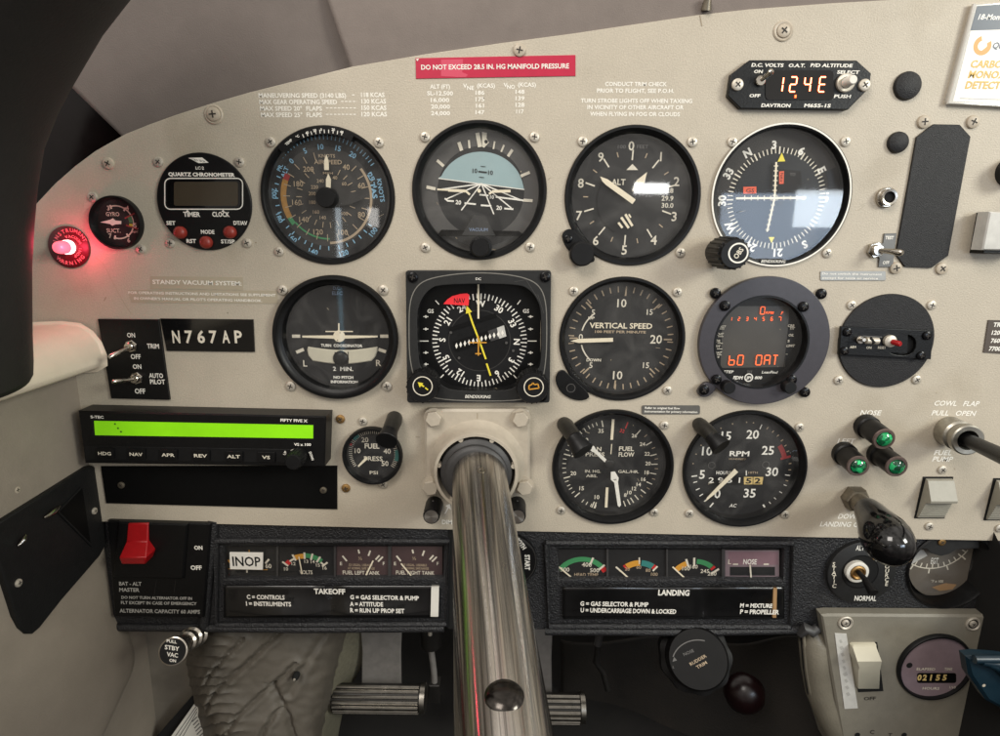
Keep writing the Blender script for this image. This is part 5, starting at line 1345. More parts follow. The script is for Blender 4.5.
            g.tx('E', 546+o, 140, 14, 'pale_ink'); g.tx('F', 724+o, 140, 14, 'pale_ink'); g.tx('½', 626+o, 118, 14, 'tan_ink'); g.tx('32 USGAL. USEABLE', 628+o, 146, 10, 'tan_ink', w=100); g.tx('AT NORMAL SAFE RANGE', 630+o, 160, 10, 'tan_ink', w=112)
            g.tx('FUEL LEFT TANK' if i == 2 else 'FUEL RIGHT TANK', 630+o, 178, 16, 'pale_ink', w=154 if i == 2 else 160)
            n.line([(680, 128), (650, 188)] if i == 2 else [(796, 140), (838, 190)], 6, 'cream_ink')
    S1 = (210, 530, .24)
    cluster('left_gauge_cluster', 'row of four small gauges with volts and fuel left and right tank above TAKEOFF', S1, [(60, 276, 68, 196, 'dial_black'), (284, 516, 68, 196, 'dial_black'), (524, 742, 68, 196, 'mauve_dark'), (754, 968, 68, 196, 'mauve_dark')], left)
    k = quad_plate('inop_sticker', 'white sticker reading INOP on the leftmost small gauge', 'sticker', [(229.5, 552.6), (263, 553), (262.6, 570), (230, 569.3)], -.0040, 'card_white', bevel=.0001, h0=-.0048)
    k[1].h = -.0039; k[1].tx('INOP', 246.4, 561.3, 9.6, 'dial_dark', w=28, bold=.004); k[1].build('sticker', k[0])
    def right(i, g, n):
        if i == 0:
            cx, cy = 160, 205
            g.arc(cx, cy, 92, 112, -58, 46, 'green_ink'); g.arc(cx, cy, 92, 112, 48, 60, 'red'); g.ticks(cx, cy, 84, 116, 8, [20, 47], 'pale_ink'); g.tx('300', 96, 152, 16, 'pale_ink'); g.tx('400', 180, 133, 17, 'pale_ink'); g.tx('500', 210, 155, 16, 'pale_ink'); g.tx('HEAD TEMP', 178, 172, 13, 'tan_ink', w=92)
            n.line([(72, 142), (130, 190)], 6, 'cream_ink')
        elif i == 1:
            cx, cy = 380, 205
            g.arc(cx, cy, 74, 98, -36, 0, 'amber'); g.arc(cx, cy, 74, 98, 3, 34, 'teal_ink'); g.arc(cx, cy, 78, 98, 34, 42, 'red'); g.arc(cx, cy, 76, 98, -42, -37, 'red')
            g.line([(292, 142), (312, 160)], 7, 'pale_ink'); g.line([(382, 106), (382, 132)], 5, 'pale_ink'); g.line([(434, 158), (452, 140)], 7, 'pale_ink')
            for s, X, Y in (('20', 336, 150), ('60', 380, 143), ('80', 416, 155), ('100', 440, 170)): g.tx(s, X, Y, 13, 'tan_ink')
            g.tx('OIL PRESS', 382, 184, 11, 'dim_ink', w=70); n.line([(306, 154), (346, 190)], 6, 'cream_ink')
        elif i == 2:
            cx, cy = 592, 208
            g.arc(cx, cy, 82, 104, -50, -22, 'amber'); g.arc(cx, cy, 86, 106, 2, 40, 'green_ink'); g.arc(cx, cy, 86, 106, 41, 47, 'red'); g.ticks(cx, cy, 76, 112, 8, [-20, -4, 54], 'pale_ink')
            for s, X, Y in (('100', 562, 148), ('160', 592, 141), ('245', 634, 158), ('280', 662, 168)): g.tx(s, X, Y, 15, 'pale_ink')
            g.tx('OIL TEMP', 600, 184, 11, 'dim_ink', w=66); n.line([(510, 142), (564, 192)], 6, 'cream_ink')
        else:
            g.pg([(724, 84), (916, 84), (916, 134), (724, 134)], 'mauve_pink'); g.pg([(730, 142), (904, 142), (904, 176), (730, 176)], 'dial_black'); g.tx('L', 730, 122, 18, 'pale_ink'); g.tx('NOSE', 808, 122, 20, 'white_ink', w=52, bold=.01)
            for X in (752, 870): g.line([(X-10, 132), (X+10, 132)], 6, 'pale_ink')
            for X in (752, 870): g.line([(X-8, 182), (X+8, 182)], 5, 'pale_ink')
            n.line([(808, 134), (812, 184)], 6, 'pale_ink')
    S2 = (540, 530, .26)
    cluster('right_gauge_cluster', 'row of four small gauges with head temp and a pink NOSE trim gauge above LANDING', S2, [(68, 256, 74, 190, 'dial_black'), (264, 486, 76, 192, 'dial_black'), (492, 700, 78, 194, 'dial_black'), (712, 920, 78, 192, 'mauve')], right)
    # checklist strips: bowed glossy film
    def check(nm, lb, S, x0, x1, y0, y1, rows, waves, ends):
        t = thing(nm, lb, 'placard', S[0]+S[2]*(x0+x1)/2, S[1]+S[2]*(y0+y1)/2)
        b = MB(S, -.0005); vs = []; fs = []; nu = 60; nv = 10
        for j in range(nv+1):
            for i in range(nu+1):
                X = x0+(x1-x0)*i/nu; Y = y0+(y1-y0)*j/nv; z = -.0012
                for wx, wy, sx, sy, am in waves: z += am*math.exp(-((X-wx)/sx)**2-((Y-wy)/sy)**2)
                vs.append(b.c(X, Y, z))
        for j in range(nv):
            for i in range(nu): a = j*(nu+1)+i; fs.append((a, a+nu+1, a+nu+2, a+1))
        b.add(vs, fs, 'film_black')
        b.build('film', t, solid=.0003)
        k = MB(S, .0036)
        for s, X, Y, w, c in rows: k.tx(s, X, Y, c, 'white_ink', w=w, bold=.02)
        for xa, xb, m in ends: k.prism([(xa, y0+4), (xb, y0+4), (xb-3, y1-4), (xa-3, y1-4)], -.001, .0010, m)
        # thin holder lips
        k.line([(x0, y0), (x1, y0)], 4, 'smooth_black'); k.line([(x0, y1), (x1, y1)], 4, 'smooth_black')
        k.build('printed_text', t)
    check('takeoff_placard', 'glossy black TAKEOFF checklist placard with a white strip at its end', S1, 58, 958, 232, 366,
          [('TAKEOFF', 498, 256, 130, 22), ('C = CONTROLS', 232, 280, 158, 18), ('I = INSTRUMENTS', 244, 308, 188, 18), ('G = GAS SELECTOR & PUMP', 727, 282, 286, 18), ('A = ATTITUDE', 652, 309, 138, 18), ('R = RUN UP PROP SET', 697, 336, 226, 18)],
          [(300, 370, 170, 70, .0042), (700, 370, 170, 60, .0040), (495, 300, 40, 200, -.0022)], [(922, 954, 'paper')])
    check('landing_placard', 'glossy black LANDING checklist placard with a tan strip at its end', S2, 88, 940, 220, 342,
          [('LANDING', 515, 241, 120, 22), ('G = GAS SELECTOR & PUMP', 286, 285, 262, 17), ('U = UNDERCARRIAGE DOWN & LOCKED', 340, 311, 368, 17), ('M = MIXTURE', 832, 291, 124, 16), ('P = PROPELLER', 845, 315, 150, 17)],
          [(250, 210, 120, 60, .0040), (760, 215, 130, 60, .0050), (630, 290, 30, 160, -.0018)], [(898, 912, 'card_orange_dull')])
    # ignition switch behind the shaft
    t = thing('ignition_switch', 'round black START switch half hidden by the yoke shaft', 'switch', 508, 561)
    b = MB((0, 0, 1), .0025); k = b.k(508, 561); b.lathe(508, 561, [(29*k, -.003), (29*k, .001), (27.5*k, .0022)], 'smooth_black', 56); b.h = .0023
    b.tx('START', 527.5, 562.5, 5, 'white_ink', w=17, rot=88, bold=.02); b.tx('BOTH', 521, 543.5, 4.6, 'white_ink', w=14, rot=55, bold=.02); b.tx('OFF', 490, 552, 5, 'white_ink', rot=-80); b.arc(508, 561, 27.4, 28.2, 0, 360, 'dial_grey', 48); b.build('switch_plate', t)
    q = MB(); q.lathe(508, 561, [(.006, .002), (.006, .012), (.005, .013)], 'nickel', 30); q.build('key_barrel', t)
    # static source switch
    S3 = (800, 530, .28)
    t = thing('static_switch', 'round black switch plate with brass ringed toggle, lettered ALT and NORMAL', 'switch', 862, 572)
    b = MB(S3, .001); k = b.k(220, 152); b.lathe(220, 152, [(122*k, -.003), (122*k, .0004), (118*k, .001)], 'hsi_plate', 64); b.h = .0011
    b.disc(215, 150, 64, 'void'); b.arc(215, 150, 62, 66, 0, 360, 'smooth_black', 40)
    b.tx('ALT', 215, 64, 18, 'white_ink', w=30, bold=.01); b.tx('NORMAL', 234, 244, 18, 'white_ink', w=78, bold=.01)
    for i, ch in enumerate('STATIC'): b.tx(ch, 121+i*.3, 122+i*15.5, 14, 'pale_ink', bold=.01)
    for i, ch in enumerate('SOURCE'): b.tx(ch, 312-i*.5, 115+i*15.5, 14, 'pale_ink', bold=.01)
    b.build('switch_plate', t)
    q = MB(S3); C = q.c(206, 152, .004); C.z = 0
    q.rev(C, Vector((0, 0, 1)), [(.001, .0078), (.004, .0078), (.0045, .0070), (.0045, .0056), (.0025, .0052)], 'paper', 36, cap1=False); q.rev(C, Vector((0, 0, 1)), [(.001, .0053), (.005, .0053), (.0055, .0042), (.0045, .0032)], 'brass', 30); q.build('bushing', t)
    l = MB(S3); l.tube([l.c(208, 150, .005), l.c(228, 172, .012), l.c(262, 226, .022)], [.0016, .0019, .0034], 'black', 16); l.build('toggle_lever', t)
    # exhaust temperature gauge
    t = thing('exhaust_gauge', 'beige faced EGT gauge deep in a round black well', 'gauge', 944, 568)
    hh = -.014
    b = MB(S3, hh); b.disc(512, 132, 122, 'egt_face'); b.h += 1e-4
    C2 = (495, -10)
    b.arc(486, 10, 140, 144, 118, 232, 'pale_ink', 40); b.ticks(486, 10, 124, 142, 4, list(range(122, 232, 9)), 'pale_ink'); b.ticks(486, 10, 142, 162, 5, [130, 155, 180, 205, 225], 'pale_ink')
    b.tx('EGT', 481, 110, 22, 'white_ink', w=26); b.tx('°F x 100', 490, 183, 9, 'pale_ink', w=44)
    b.pg([(395, 70), (440, 70), (455, 92), (400, 122)], 'paper_dull', h=None); b.pg([(470, 205), (520, 190), (560, 195), (545, 212), (500, 218)], 'card_orange_dull')
    b.build('dial_face', t)
    q = MB(S3, -.004); q.prism([(392, 20), (640, 20), (640, 66), (560, 70), (535, 86), (505, 94), (470, 84), (452, 68), (395, 66)], -.008, -.004, 'hsi_plate', inset=.0004); q.build('top_bracket', t)
    screw(t, *q.px(505, 42), 'brass', .9, -.004)
    q = MB(S3, -.006); C = q.c(510, 132, -.006); k = q.k(510, 132)
    g = [Vector((C.x+118*k*math.cos(2*PI*i/48), C.y+118*k*math.sin(2*PI*i/48), -.009)) for i in range(48)]; q.add(g, [tuple(range(48))], 'glass'); q.build('cover_glass', t)
lower()
# ================================================================== BELOW THE LOWER PANEL
def below():
    # footwell shell
    b = MB()
    q = [P(60, 600, -.30), P(1100, 600, -.30), P(1100, 1100, -.30), P(60, 1100, -.30)]
    u0, u1, vt, vb = -.30, .34, -.19, -.46
    V = lambda u, v, h: Vector((u, v, h))
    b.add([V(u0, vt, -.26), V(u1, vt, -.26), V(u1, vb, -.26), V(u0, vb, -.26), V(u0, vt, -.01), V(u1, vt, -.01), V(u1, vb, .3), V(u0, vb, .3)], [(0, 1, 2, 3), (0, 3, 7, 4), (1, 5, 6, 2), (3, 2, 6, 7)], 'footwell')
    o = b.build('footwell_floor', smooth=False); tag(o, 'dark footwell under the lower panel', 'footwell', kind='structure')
    # kick panel: swollen lower lining of the side wall with a rolled edge along its seam
    b = MB(); xw = P(97, 520, 0).x; net = []
    for y, seam, sw in ((590, 106, .0), (606, 112, .0), (632, 124, .003), (662, 129, .006), (700, 113, .007), (745, 92, .007), (820, 60, .007)):
        row = []
        for f, du in ((-2.2, 0), (-.6, .2), (.2, .45), (.62, .9), (.9, 1.1), (1.0, .6), (1.03, -.3)):
            q = PX(max(seam*f, -260), y, xw); row.append(Vector((xw+(.0006 if sw else -.0012)+sw*du, q.y, q.z)))
        net.append(row)
    b.sheet(net, 'wall_beige', 50, 40)
    o = b.build('kick_wall', solid=.003); tag(o, 'swollen grey lower lining of the side wall with a rolled seam', 'wall', kind='structure')
    b = MB(); b.sheet([[P(60, 600, -.035), P(140, 600, -.036), P(250, 600, -.045)], [P(60, 680, -.033), P(140, 680, -.034), P(250, 680, -.045)], [P(60, 800, -.03), P(140, 800, -.031), P(250, 800, -.045)]], 'kick_grey', 20, 20)
    o = b.build('toe_wall', solid=.003); tag(o, 'flat grey toe panel behind the STBY VAC knob', 'wall', kind='structure')
    # carpeted side
    b = MB()
    net = [[P(318, 622, -.055), P(345, 622, -.06), P(370, 622, -.085)], [P(312, 660, -.05), P(336, 660, -.055), P(364, 660, -.085)], [P(308, 700, -.04), P(326, 700, -.045), P(346, 700, -.085)], [P(302, 760, -.03), P(318, 760, -.035), P(334, 760, -.085)]]
    b.sheet(net, 'carpet', 24, 30)
    o = b.build('carpet_wall', solid=.003); tag(o, 'grey green carpeted side beside the leather boot', 'carpet', kind='structure')
    # leather boot
    t = thing('leather_boot', 'wrinkled grey brown leather boot under the TAKEOFF placard', 'boot', 265, 680)
    b = MB()
    net = [[P(200, 615, -.030), P(222, 615, -.016), P(255, 615, -.020), P(300, 615, -.026), P(335, 615, -.040), P(350, 615, -.060)],
           [P(186, 650, -.024), P(206, 652, -.008), P(250, 655, -.012), P(296, 655, -.020), P(328, 656, -.034), P(341, 656, -.060)],
           [P(191, 690, -.020), P(206, 692, -.002), P(252, 695, -.006), P(298, 695, -.014), P(322, 695, -.028), P(333, 695, -.060)],
           [P(203, 735, -.016), P(220, 735, .004), P(262, 735, .002), P(300, 735, -.010), P(316, 735, -.022), P(326, 735, -.060)],
           [P(212, 790, -.012), P(232, 790, .008), P(272, 790, .006), P(304, 790, -.006), P(314, 790, -.018), P(320, 790, -.060)]]
    from mathutils import noise
    def wr(s, q):
        ph = q*17+1.6*s+.5*noise.noise(Vector((s*3, q*5, 0)))
        a = .0030*math.exp(-((s-.14)/.13)**2)*(1-2*abs(math.sin(ph*PI))**.7)
        c = .0004*noise.noise(Vector((s*5, q*6, 8))); l = .0003*noise.noise(Vector((s*26, q*26, 2)))
        def crease(s0, q0, s1, q1, dep, wd):
            dx, dy = s1-s0, q1-q0; L2 = dx*dx+dy*dy; f = ((s-s0)*dx+(q-q0)*dy)/L2; f = max(0, min(1, f)); ds = (s-s0-f*dx)**2+((q-q0-f*dy)*1.3)**2
            return -dep*math.exp(-ds/wd**2)+dep*.6*math.exp(-((math.sqrt(ds)-2.2*wd)/(1.3*wd))**2)
        l += crease(.16, .62, .52, .12, 0.0025, .011)+crease(.24, .74, .6, .3, 0.0022, .010)+crease(.2, .45, .36, .16, 0.0020, .009)+crease(.3, .9, .5, .6, 0.0024, .010)+crease(.55, .5, .74, .14, 0.0016, .018)
        gap = -.004*math.exp(-((s-.52-.22*(q-.6))/.018)**2)*(1 if q > .42 else 0)
        return Vector((.0012*noise.noise(Vector((s*10, q*20, 3))), 0, a+c+l+gap))
    b.sheet(net, 'leather', 110, 110, wr); b.build('boot_leather', t, solid=.0015)
    q = MB(); C = P(297, 674, -.014); q.rev(C, Vector((0, 0, 1)), [(0, .0026), (.004, .0026), (.006, .0014)], 'void', 16); q.rev(C, Vector((0, 0, 1)), [(.0055, .0011), (.0066, .0008)], 'nickel', 12); q.build('snap', t)
    # white papers tucked beside the boot
    t = thing('folded_papers', 'white printed papers tucked beside the leather boot', 'papers', 188, 722)
    b = MB((0, 0, 1), -.018); b.prism([(198, 699), (222, 716), (202, 752), (160, 752)], -.021, -.018, 'paper')
    b.h = -.0179
    for i in range(3): f = 3+i*3; b.line([(197, 702+f*1.1), (170+f, 738+f*.6)], .7, 'dim_ink')
    for i in range(6): b.line([(192+i*1.2, 722+i*3.2), (197+i*1.2, 717+i*3.2)], 1.0, 'dim_ink')
    b.line([(200, 706), (206, 740)], .8, 'dim_ink'); b.build('paper_sheet', t)
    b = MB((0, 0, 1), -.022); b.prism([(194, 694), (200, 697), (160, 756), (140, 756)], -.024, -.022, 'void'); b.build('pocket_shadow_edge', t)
    # pull knob
    t = thing('standby_vacuum_knob', 'round black STBY VAC pull knob on a ribbed silver stem', 'knob', 186, 640)
    A = P(197, 634, -.004); B = P(173, 651.5, .040)
    d = B-A; L = d.length
    b = MB(); b.rev(A, d, [(0, .0085), (.004, .0085), (.005, .0068), (.009, .0068), (.010, .0078), (.014, .0078), (.015, .0062), (.020, .0062), (.021, .0072), (.025, .0072), (.026, .0056), (L-.006, .0058)], 'chrome', 40); b.build('stem', t)
    b = MB(); b.rev(A, Vector((d.x, d.y, d.z)), [(L-.007, .0082), (L-.001, .0092), (L, .0090), (L+.0003, .0082)], 'chrome', 44, cap1=True); 
    b.rev(A, d, [(L+.0003, .0081), (L+.0006, .0080)], 'smooth_black', 44)
    b.build('knob_head', t)
    dn = d.normalized(); C = A+dn*(L+.0007)
    k = MB((0, 0, 1), C.z+.0022)
    for s, Y, w, c in (('PULL', 641.5, 10, 3.6), ('STBY', 648, 14.5, 5), ('VAC', 654.8, 11, 5), ('ON', 660.6, 6.5, 3.6)): k.tx(s, 172.2+(Y-651)*.05, Y, c, 'white_ink', w=w, bold=.01, rot=8)
    # bring the lettering onto the tilted face
    vs = []
    for v in k.v:
        p = Vector((v.x, v.z, -v.y)); o = Vector((0, 0, D)); r_ = p-o; tt = (C+dn*.0002-o).dot(dn)/r_.dot(dn); vs.append(W(o+r_*tt))
    k.v = vs; k.build('face_lettering', t)
    t = thing('mounting_tab', 'pale metal bracket tab behind the STBY VAC knob', 'bracket', 200, 640)
    b = MB((0, 0, 1), -.008); b.prism([(192, 622), (205, 622), (203, 642), (196, 648), (190, 644)], -.0095, -.008, 'collar_paint', inset=.0002); b.build('tab_plate', t)
    # rudder pedals
    def pedal(lb, x0, x1, y0, y1, ax0, ax1, ay0, h):
        t = thing('rudder_pedal', lb, 'pedal', (x0+x1)/2, (y0+y1)/2, h, 'rudder pedals')
        b = MB((0, 0, 1), h-.012); b.prism([(ax0, ay0), (ax1, ay0), (ax1-1.5, (y0+ay0)/2), (ax1-1, y0+6), (ax0+2, y0+6), (ax0+2.5, (y0+ay0)/2)], h-.016, h-.012, 'pedal_grey', inset=.0008); b.build('pedal_arm', t)
        yc = (y0+y1)/2; A = P(x0, yc, h); B = P(x1, yc+1.2, h); k = MB().ky(x0, yc, h); R = (y1-y0)/2*k
        b = MB(); b.tube([A, A*.97+B*.03, A*.03+B*.97, B], [R*.7, R*.92, R*.92, R*.7], 'pedal_dark', 40)
        for i in range(-3, 5):
            a = math.radians(i*21); o = Vector((0, math.sin(a)*R*.95, math.cos(a)*R*.95)); b.tube([A*.96+B*.04+o, A*.04+B*.96+o], R*.12, 'pedal_metal', 8)
        for c in (A, B): b.rev(c+Vector((.001 if c is B else -.001, 0, 0))*2, Vector((1 if c is A else -1, 0, 0)), [(-.001, R*.7), (0, R*1.0), (.004, R*1.02), (.0045, R*.9)], 'pedal_metal', 32, cap0=True, cap1=True)
        b.build('tread', t)
    mat('pedal_dark', (40, 38, 36), .45, .4, var=.2, vs=200)
    pedal('metal rudder pedal with ribbed tread left of the yoke shaft', 332, 423, 685, 709, 359.5, 402, 618, -.06)
    pedal('metal rudder pedal with ribbed tread just right of the yoke shaft', 500, 582, 694, 719, 512, 553, 618, -.07)
    t = thing('brake_linkage', 'dark brake rod and cylinder right of the left rudder pedal', 'linkage', 430, 660)
    b = MB(); b.rev(P(431, 634, -.09), Vector((0, 1, .1)), [(-.012, .009), (.006, .010), (.012, .009)], 'pedal_dark', 28, cap0=True); b.rev(P(430, 631, -.08), Vector((0, 1, 0)), [(-.004, .0018), (.008, .0018)], 'nickel', 14, cap0=True); b.build('cylinder', t)
    b = MB(); b.tube([P(431, 648, -.09), P(434, 672, -.088), P(435, 692, -.086)], .0028, 'pedal_grey', 14); b.build('rod', t)
    b = MB((0, 0, 1), -.082); b.prism([(429, 686), (439.5, 686), (440, 704), (426, 704)], -.094, -.082, 'pedal_dark', inset=.0012); b.build('clevis', t)
    t = thing('dark_cable', 'thin dark cable hanging in the footwell right of the yoke shaft', 'cable', 600, 650)
    b = MB(); b.tube([P(601, 630, -.1), P(598, 648, -.1), P(596, 662, -.1), P(603, 672, -.1), P(608, 690, -.1)], .0028, 'pedal_dark', 12); b.tube([P(600, 633, -.098), P(597.5, 645, -.098)], .0034, 'rubber_grey', 12); b.build('cable_run', t)
    # rudder trim
    t = thing('rudder_trim_knob', 'black scalloped knob lettered RUDDER TRIM below the lower panel', 'knob', 690, 655)
    h = .012; C = P(692, 654, -.02); F2 = P(698, 659, h); d = F2-C; b = MB(); n = 96; k = MB().k(698, 659, h); R = 31*k
    vs = []; fs = []
    prof = [(-.25, 1.12), (0, 1.20), (.35, 1.22), (.62, 1.18), (.66, 1.0), (.95, .96), (1.0, .9)]
    dn = d.normalized(); xx = Vector((1, 0, 0)); xx = (xx-dn*xx.dot(dn)).normalized(); yy = dn.cross(xx)
    for f, s in prof:
        for i in range(n):
            a = 2*PI*i/n; r = R*s*(1-.055*(.5-.5*math.cos(9*a)) if f < .64 else 1); vs.append(C+d*f+(xx*math.cos(a)+yy*math.sin(a))*r)
    for j in range(len(prof)-1):
        for i in range(n): fs.append((j*n+i, j*n+(i+1) % n, (j+1)*n+(i+1) % n, (j+1)*n+i))
    fs.append(tuple(range((len(prof)-1)*n, len(prof)*n)))
    b.add(vs, fs, 'trim_black'); b.build('knob_body', t)
    k = MB((500, 552, .25), h+.0030)
    k.tx('NOSE', 754, 402, 15, 'dim_ink', rot=-28, w=44); k.tx('RUDDER', 792, 432, 16, 'tan_ink', rot=-35, w=74); k.tx('TRIM', 806, 452, 16, 'tan_ink', rot=-35, w=46)
    k.arc(785, 436, 93, 98, -80, 16, 'dim_ink'); k.pg([(690, 440), (708, 434), (696, 420)], 'dim_ink'); k.tx('L', 694, 460, 10, 'dim_ink')
    vs = []
    for v in k.v:
        p = Vector((v.x, v.z, -v.y)); o = Vector((0, 0, D)); r_ = p-o; tt = (C+d+dn*.0004-o).dot(dn)/r_.dot(dn); vs.append(W(o+r_*tt))
    k.v = vs; k.build('face_lettering', t)
    t = thing('ball_knob', 'dark red round knob in the shadow right of the rudder trim knob', 'knob', 742, 692)
    b = MB(); C = P(744, 692, -.05); b.rev(C, Vector((-.25, .1, 1)), [(-.012, .004), (-.009, .012), (0, .0165), (.008, .0150), (.013, .0100), (.0155, .003)], 'dark_red', 40, cap0=True); b.build('knob_body', t)
    # brownish tunnel cover behind
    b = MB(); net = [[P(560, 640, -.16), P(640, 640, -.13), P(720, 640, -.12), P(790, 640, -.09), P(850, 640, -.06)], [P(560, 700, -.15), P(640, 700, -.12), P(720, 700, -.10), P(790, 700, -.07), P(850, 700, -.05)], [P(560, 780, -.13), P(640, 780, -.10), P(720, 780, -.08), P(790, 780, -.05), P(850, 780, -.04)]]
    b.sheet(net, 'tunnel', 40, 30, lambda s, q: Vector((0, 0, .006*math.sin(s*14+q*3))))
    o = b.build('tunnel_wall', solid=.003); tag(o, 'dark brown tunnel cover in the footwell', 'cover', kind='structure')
mat('trim_black', (9, 8, 8), .55, var=.15, vs=200, rv=.1, spec=.25)
below()
# ================================================================== CONSOLE
def console():
    h = .006
    S = (800, 530, .28)
    t = thing('centre_console', 'grey console plate with rounded vinyl side at the lower right', 'console', 905, 675)
    b = MB((0, 0, 1), h)
    b.prism([(830, 640), (985, 640), (990, 672), (974, 716), (972, 780), (850, 780)], -.06, -.0019, 'console_grey')
    b.prism([(821.5, 615.5), (829, 614.5), (984, 615.5), (990, 617), (999, 640), (994, 672), (978, 716), (976, 760), (846, 760)], -.002, h, 'console_grey', inset=.0016)
    b.build('console_plate', t)
    b = MB(); pts = [(811, 628), (812, 640), (814, 665), (818, 690), (828, 715), (842, 740), (856, 770)]
    b.tube([P(x+2, y, -.005) for x, y in pts], [.004]+[.0105]*6, 'vinyl_grey', 28); b.build('side_padding', t)
    b = MB(); b.tube([P(x-9.5, y+2, -.003) for x, y in pts], .0014, 'void', 10); b.tube([P(x-8, y+1, -.0005) for x, y in pts], .0012, 'vinyl_grey', 10); b.build('piping', t)
    b = MB(); b.tube([P(800, 634, .0), P(806, 628, .003), P(812, 632, .003), P(818, 628, .003)], [.003, .004, .004, .003], 'rubber_grey', 12); b.build('torn_corner', t)
    for p in ((162, 331), (617, 335)):
        x, y = S[0]+p[0]*S[2], S[1]+p[1]*S[2]
        w = MB(); C = P(x, y, h); k = w.k(x, y, h); w.rev(Vector((C.x, C.y, 0)), Vector((0, 0, 1)), [(h, 7.4*k), (h+.0008, 7.4*k), (h+.0012, 6.4*k), (h+.0006, 5*k)], 'nickel', 36, cap1=False); w.rev(Vector((C.x, C.y, 0)), Vector((0, 0, 1)), [(h+.0005, 5.2*k), (h+.0006, 1*k)], 'dial_dark', 30); w.build('washer', t)
        screw(t, x, y, 'nickel', .85, h+.0006)
    for X, Y in ((205, 733), (372, 733)):
        q = MB(S, h+.0003); q.disc(X, Y, 10, 'void', 20); q.build('plate_hole', t)
    q = MB(S, h+.0004); q.tx('C', 258, 722, 14, 'dial_grey'); q.tx('T', 322, 733, 14, 'dial_grey'); q.tx('OFF', 250, 602, 14, 'dial_grey', w=42, rot=-3); q.build('plate_lettering', t)
    # rocker
    t = thing('console_rocker', 'cream bent rocker switch on the console above the word OFF', 'switch', 867, 668)
    b = MB(S, h+.0004); b.prism([(184, 403), (276, 402), (298, 576), (208, 580)], h, h+.0004, 'void'); b.build('slot_frame', t)
    r = MB(S); prof = [(408, 190, 272, h+.0022), (420, 189, 273, h+.0045), (470, 205, 292, h+.0112), (492, 212, 288, h+.0096), (505, 209, 286, h+.0078), (566, 208, 283, h+.0026), (568, 208, 283, h)]
    vs = []
    for Y, xa, xb, hh in prof: vs += [r.c(xa, Y, hh), r.c(xb, Y, hh)]
    lo = [Vector((v.x, v.y, h)) for v in vs]; m = len(vs); n = len(prof)
    fs = [(2*i, 2*i+2, 2*i+3, 2*i+1) for i in range(n-1)]
    for i in range(n-1): fs += [(2*i, m+2*i, m+2*i+2, 2*i+2), (2*i+1, 2*i+3, m+2*i+3, m+2*i+1)]
    fs += [(0, 1, m+1, m)]
    r.add(vs+lo, fs, 'cream_plastic'); r.build('rocker', t, bevel=.0006)
    k = quad_plate('label_strip', 'worn white label strip left of the cream rocker', 'label', [(834.8, 633.5), (846.5, 634), (858, 708.5), (844.5, 709.2)], h+.0005, 'paper_dull', bevel=.0001, h0=h)
    k[1].h = h+.00055
    for i in range(9): k[1].line([(840+i*.9, 640+i*6.6), (841.5+i*.95, 643+i*6.6)], 2.2+random.random()*2, 'faint_ink')
    k[1].build('strip', k[0])
    # hour meter
    t = thing('hour_meter', 'round mauve meter with a small number counter on the console', 'meter', 935, 667)
    b = MB(S); C = b.c(478, 487, h); k = b.k(478, 487, h); C.z = 0; r = 134*k
    b.rev(C, Vector((0, 0, 1)), [(h, r*1.0), (h+.0022, r*.99), (h+.0030, r*.97), (h+.0030, r*.93), (h+.0004, r*.915)], 'black', 72, cap1=False); b.build('bezel', t)
    d = MB(S, h+.0006); Q = d.c(481, 488); d.add([Vector((C.x+r*.925*math.cos(2*PI*i/64), C.y+r*.925*math.sin(2*PI*i/64), d.h)) for i in range(64)], [tuple(range(64))], 'mauve'); d.h += 1e-4
    d.disc(391, 484, 11, 'void', 20); d.pg(round_rect(418, 511, 558, 547, 8), 'counter_black')
    for s, X in (('0', 427), ('2', 446), ('1', 468), ('5', 493), ('5', 517)): d.tx(s, X, 527, 20, 'counter_amber', w=15 if s != '1' else 6, bold=.03)
    d.tx('ELAPSED', 450, 497, 9, 'pale_ink', w=66); d.tx('TIME', 530, 497, 9, 'pale_ink', w=28); d.tx('HOURS', 468, 566, 9, 'pale_ink', w=60); d.tx('1/10', 545, 562, 9, 'pale_ink', w=22)
    d.build('dial_face', t)
    # teal lever
    t = thing('teal_handle', 'ridged dark teal plastic handle cut by the right picture edge', 'handle', 990, 680, .03)
    b = MB(S, .055)
    b.prism([(596, 456), (640, 452), (720, 458), (800, 470), (800, 680), (720, 640), (668, 612), (622, 545), (606, 520)], .048, .055, 'teal_plastic', inset=.002)
    for i in range(4):
        A = b.c(622+i*26, 462+i*7, .057); B = b.c(760, 462+i*26, .057); b.tube([A, B], [.0026, .0026], 'teal_plastic', 14)
    b.build('grip', t); q = MB(S, .0552); q.disc(657, 556, 6, 'collar_paint', 14); q.build('pin', t)
    b = MB(S); b.tube([b.c(740, 600, .045), b.c(760, 660, .03), b.c(770, 740, 0)], .006, 'pedal_dark', 16); b.build('lever_stem', t)
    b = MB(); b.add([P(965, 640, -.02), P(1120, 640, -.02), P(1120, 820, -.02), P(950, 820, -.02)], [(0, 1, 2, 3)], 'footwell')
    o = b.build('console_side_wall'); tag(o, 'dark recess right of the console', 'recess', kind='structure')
console()
# ================================================================== CAMERA, LIGHT, WORLD
cam = bpy.data.cameras.new('camera'); co = bpy.data.objects.new('camera', cam); COL.objects.link(co)
cam.sensor_fit = 'HORIZONTAL'; cam.sensor_width = 36; cam.lens = 36*F/1000
cam.clip_start = .005; cam.clip_end = 100
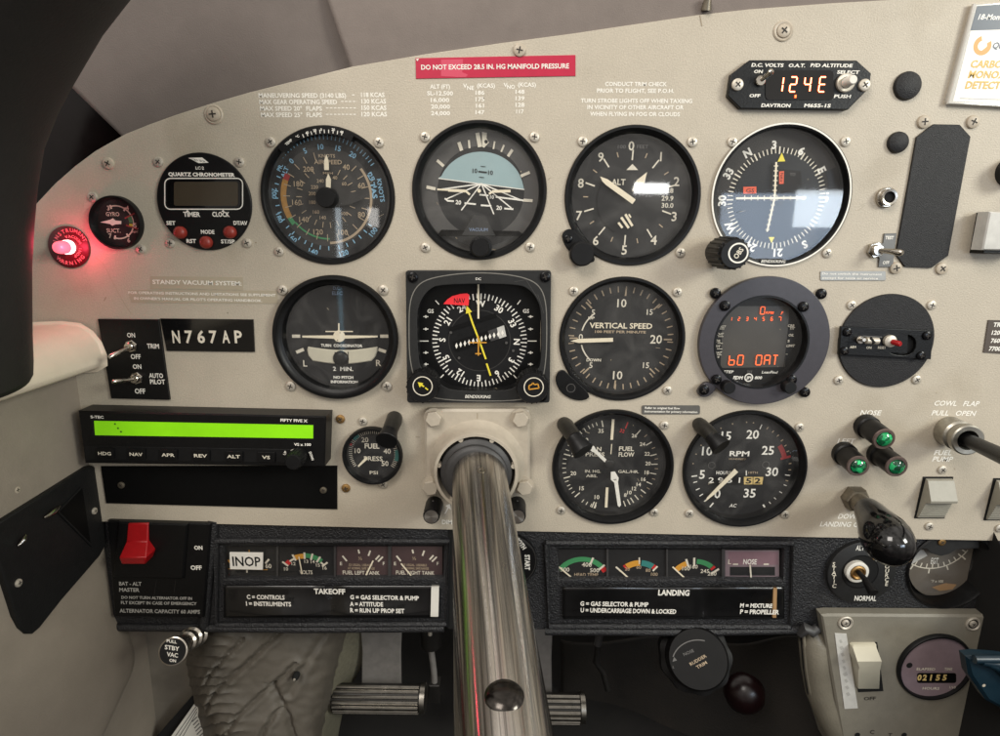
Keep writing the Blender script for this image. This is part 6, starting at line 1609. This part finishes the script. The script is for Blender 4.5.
# camera axes in world: right, up, backward
def cw(v): return Vector((v.dot(d3), v.dot(d1), -v.dot(d2)))
ex, ey, ez = cw(Vector((1, 0, 0))), cw(Vector((0, -1, 0))), cw(Vector((0, 0, -1)))
mt = Matrix((ex, ey, ez)).transposed().to_4x4(); mt.translation = Vector((0, -D, 0))
co.matrix_world = mt; SC.camera = co
def area(name, loc, tgt, sx, sy, power, col):
    l = bpy.data.lights.new(name, 'AREA'); l.shape = 'RECTANGLE'; l.size = sx; l.size_y = sy; l.energy = power; l.color = col
    o = bpy.data.objects.new(name, l); COL.objects.link(o); o.location = loc
    o.rotation_euler = (Vector(tgt)-Vector(loc)).to_track_quat('-Z', 'Y').to_euler(); return o
def mirror(x, y, Lm):
    p = P(x, y, -.002); return W(Vector((p.x*(1+Lm/D), p.y*(1+Lm/D), Lm)))
def window(name, x0, y0, x1, y1, Lm, rad, col):
    """a rectangular opening facing the panel, seen mirrored in the gauge glasses; rad = radiance"""
    a = mirror(x0, y0, Lm); c = mirror(x1, y1, Lm); m = (a+c)/2; sx = abs(c.x-a.x); sy = abs(c.z-a.z)
    return area(name, m, m+Vector((0, 1, 0)), sx, sy, rad*PI*sx*sy, col)
area('cabin_key', (1.05, -.80, .42), (0, 0, -.05), .34, .34, 7.2, (.98, .99, .90))
area('overhead_lamp', (-.40, -.85, .80), (-.05, 0, -.05), .5, .5, 6.2, (1, .94, .87))
window('door_opening', 722, 193, 880, 272, .95, 5.0, (.62, .78, 1))
window('door_sky', 796, 190, 880, 228, .93, 11, (.84, .93, 1))
window('left_window_slot', 335.5, 208, 343.5, 262, .95, 3.6, (.8, .92, 1))
window('left_window_low', 338, 288, 345, 352, .95, .9, (.35, .75, 1))
window('rear_window_slot', 634, 183, 668, 194, .92, 16, (1, 1, .98))
window('small_rear_pane', 368, 208, 379, 227, .95, 4.5, (1, .97, .92))
w = bpy.data.worlds.new('World'); SC.world = w; w.use_nodes = True
nt = w.node_tree; N = nt.nodes; L = nt.links; bg = N['Background']
tc = N.new('ShaderNodeTexCoord'); sp = N.new('ShaderNodeSeparateXYZ'); L.new(tc.outputs['Generated'], sp.inputs[0])
r = N.new('ShaderNodeValToRGB'); mr = N.new('ShaderNodeMapRange'); mr.inputs['From Min'].default_value = -1; mr.inputs['From Max'].default_value = 1
L.new(sp.outputs['Z'], mr.inputs['Value'])
e = r.color_ramp.elements; e[0].position = .25; e[0].color = (.06, .05, .045, 1); e[1].position = .8; e[1].color = (.62, .58, .53, 1)
n = N.new('ShaderNodeTexNoise'); n.inputs['Scale'].default_value = 2.6; n.inputs['Detail'].default_value = 3; L.new(tc.outputs['Generated'], n.inputs['Vector'])
m2 = N.new('ShaderNodeMapRange'); m2.inputs['From Min'].default_value = .35; m2.inputs['From Max'].default_value = .65; m2.inputs['To Min'].default_value = .45; m2.inputs['To Max'].default_value = 1.5
L.new(n.outputs['Fac'], m2.inputs['Value']); L.new(mr.outputs[0], r.inputs['Fac'])
mm = N.new('ShaderNodeMix'); mm.data_type = 'RGBA'; mm.blend_type = 'MULTIPLY'; mm.inputs['Factor'].default_value = 1
L.new(r.outputs['Color'], mm.inputs[6]); L.new(m2.outputs[0], mm.inputs[7]); L.new(mm.outputs[2], bg.inputs['Color'])
bg.inputs['Strength'].default_value = 1.0
SC.view_settings.view_transform = 'Standard'; SC.view_settings.look = 'None'; SC.view_settings.exposure = 0.42; SC.view_settings.gamma = 1
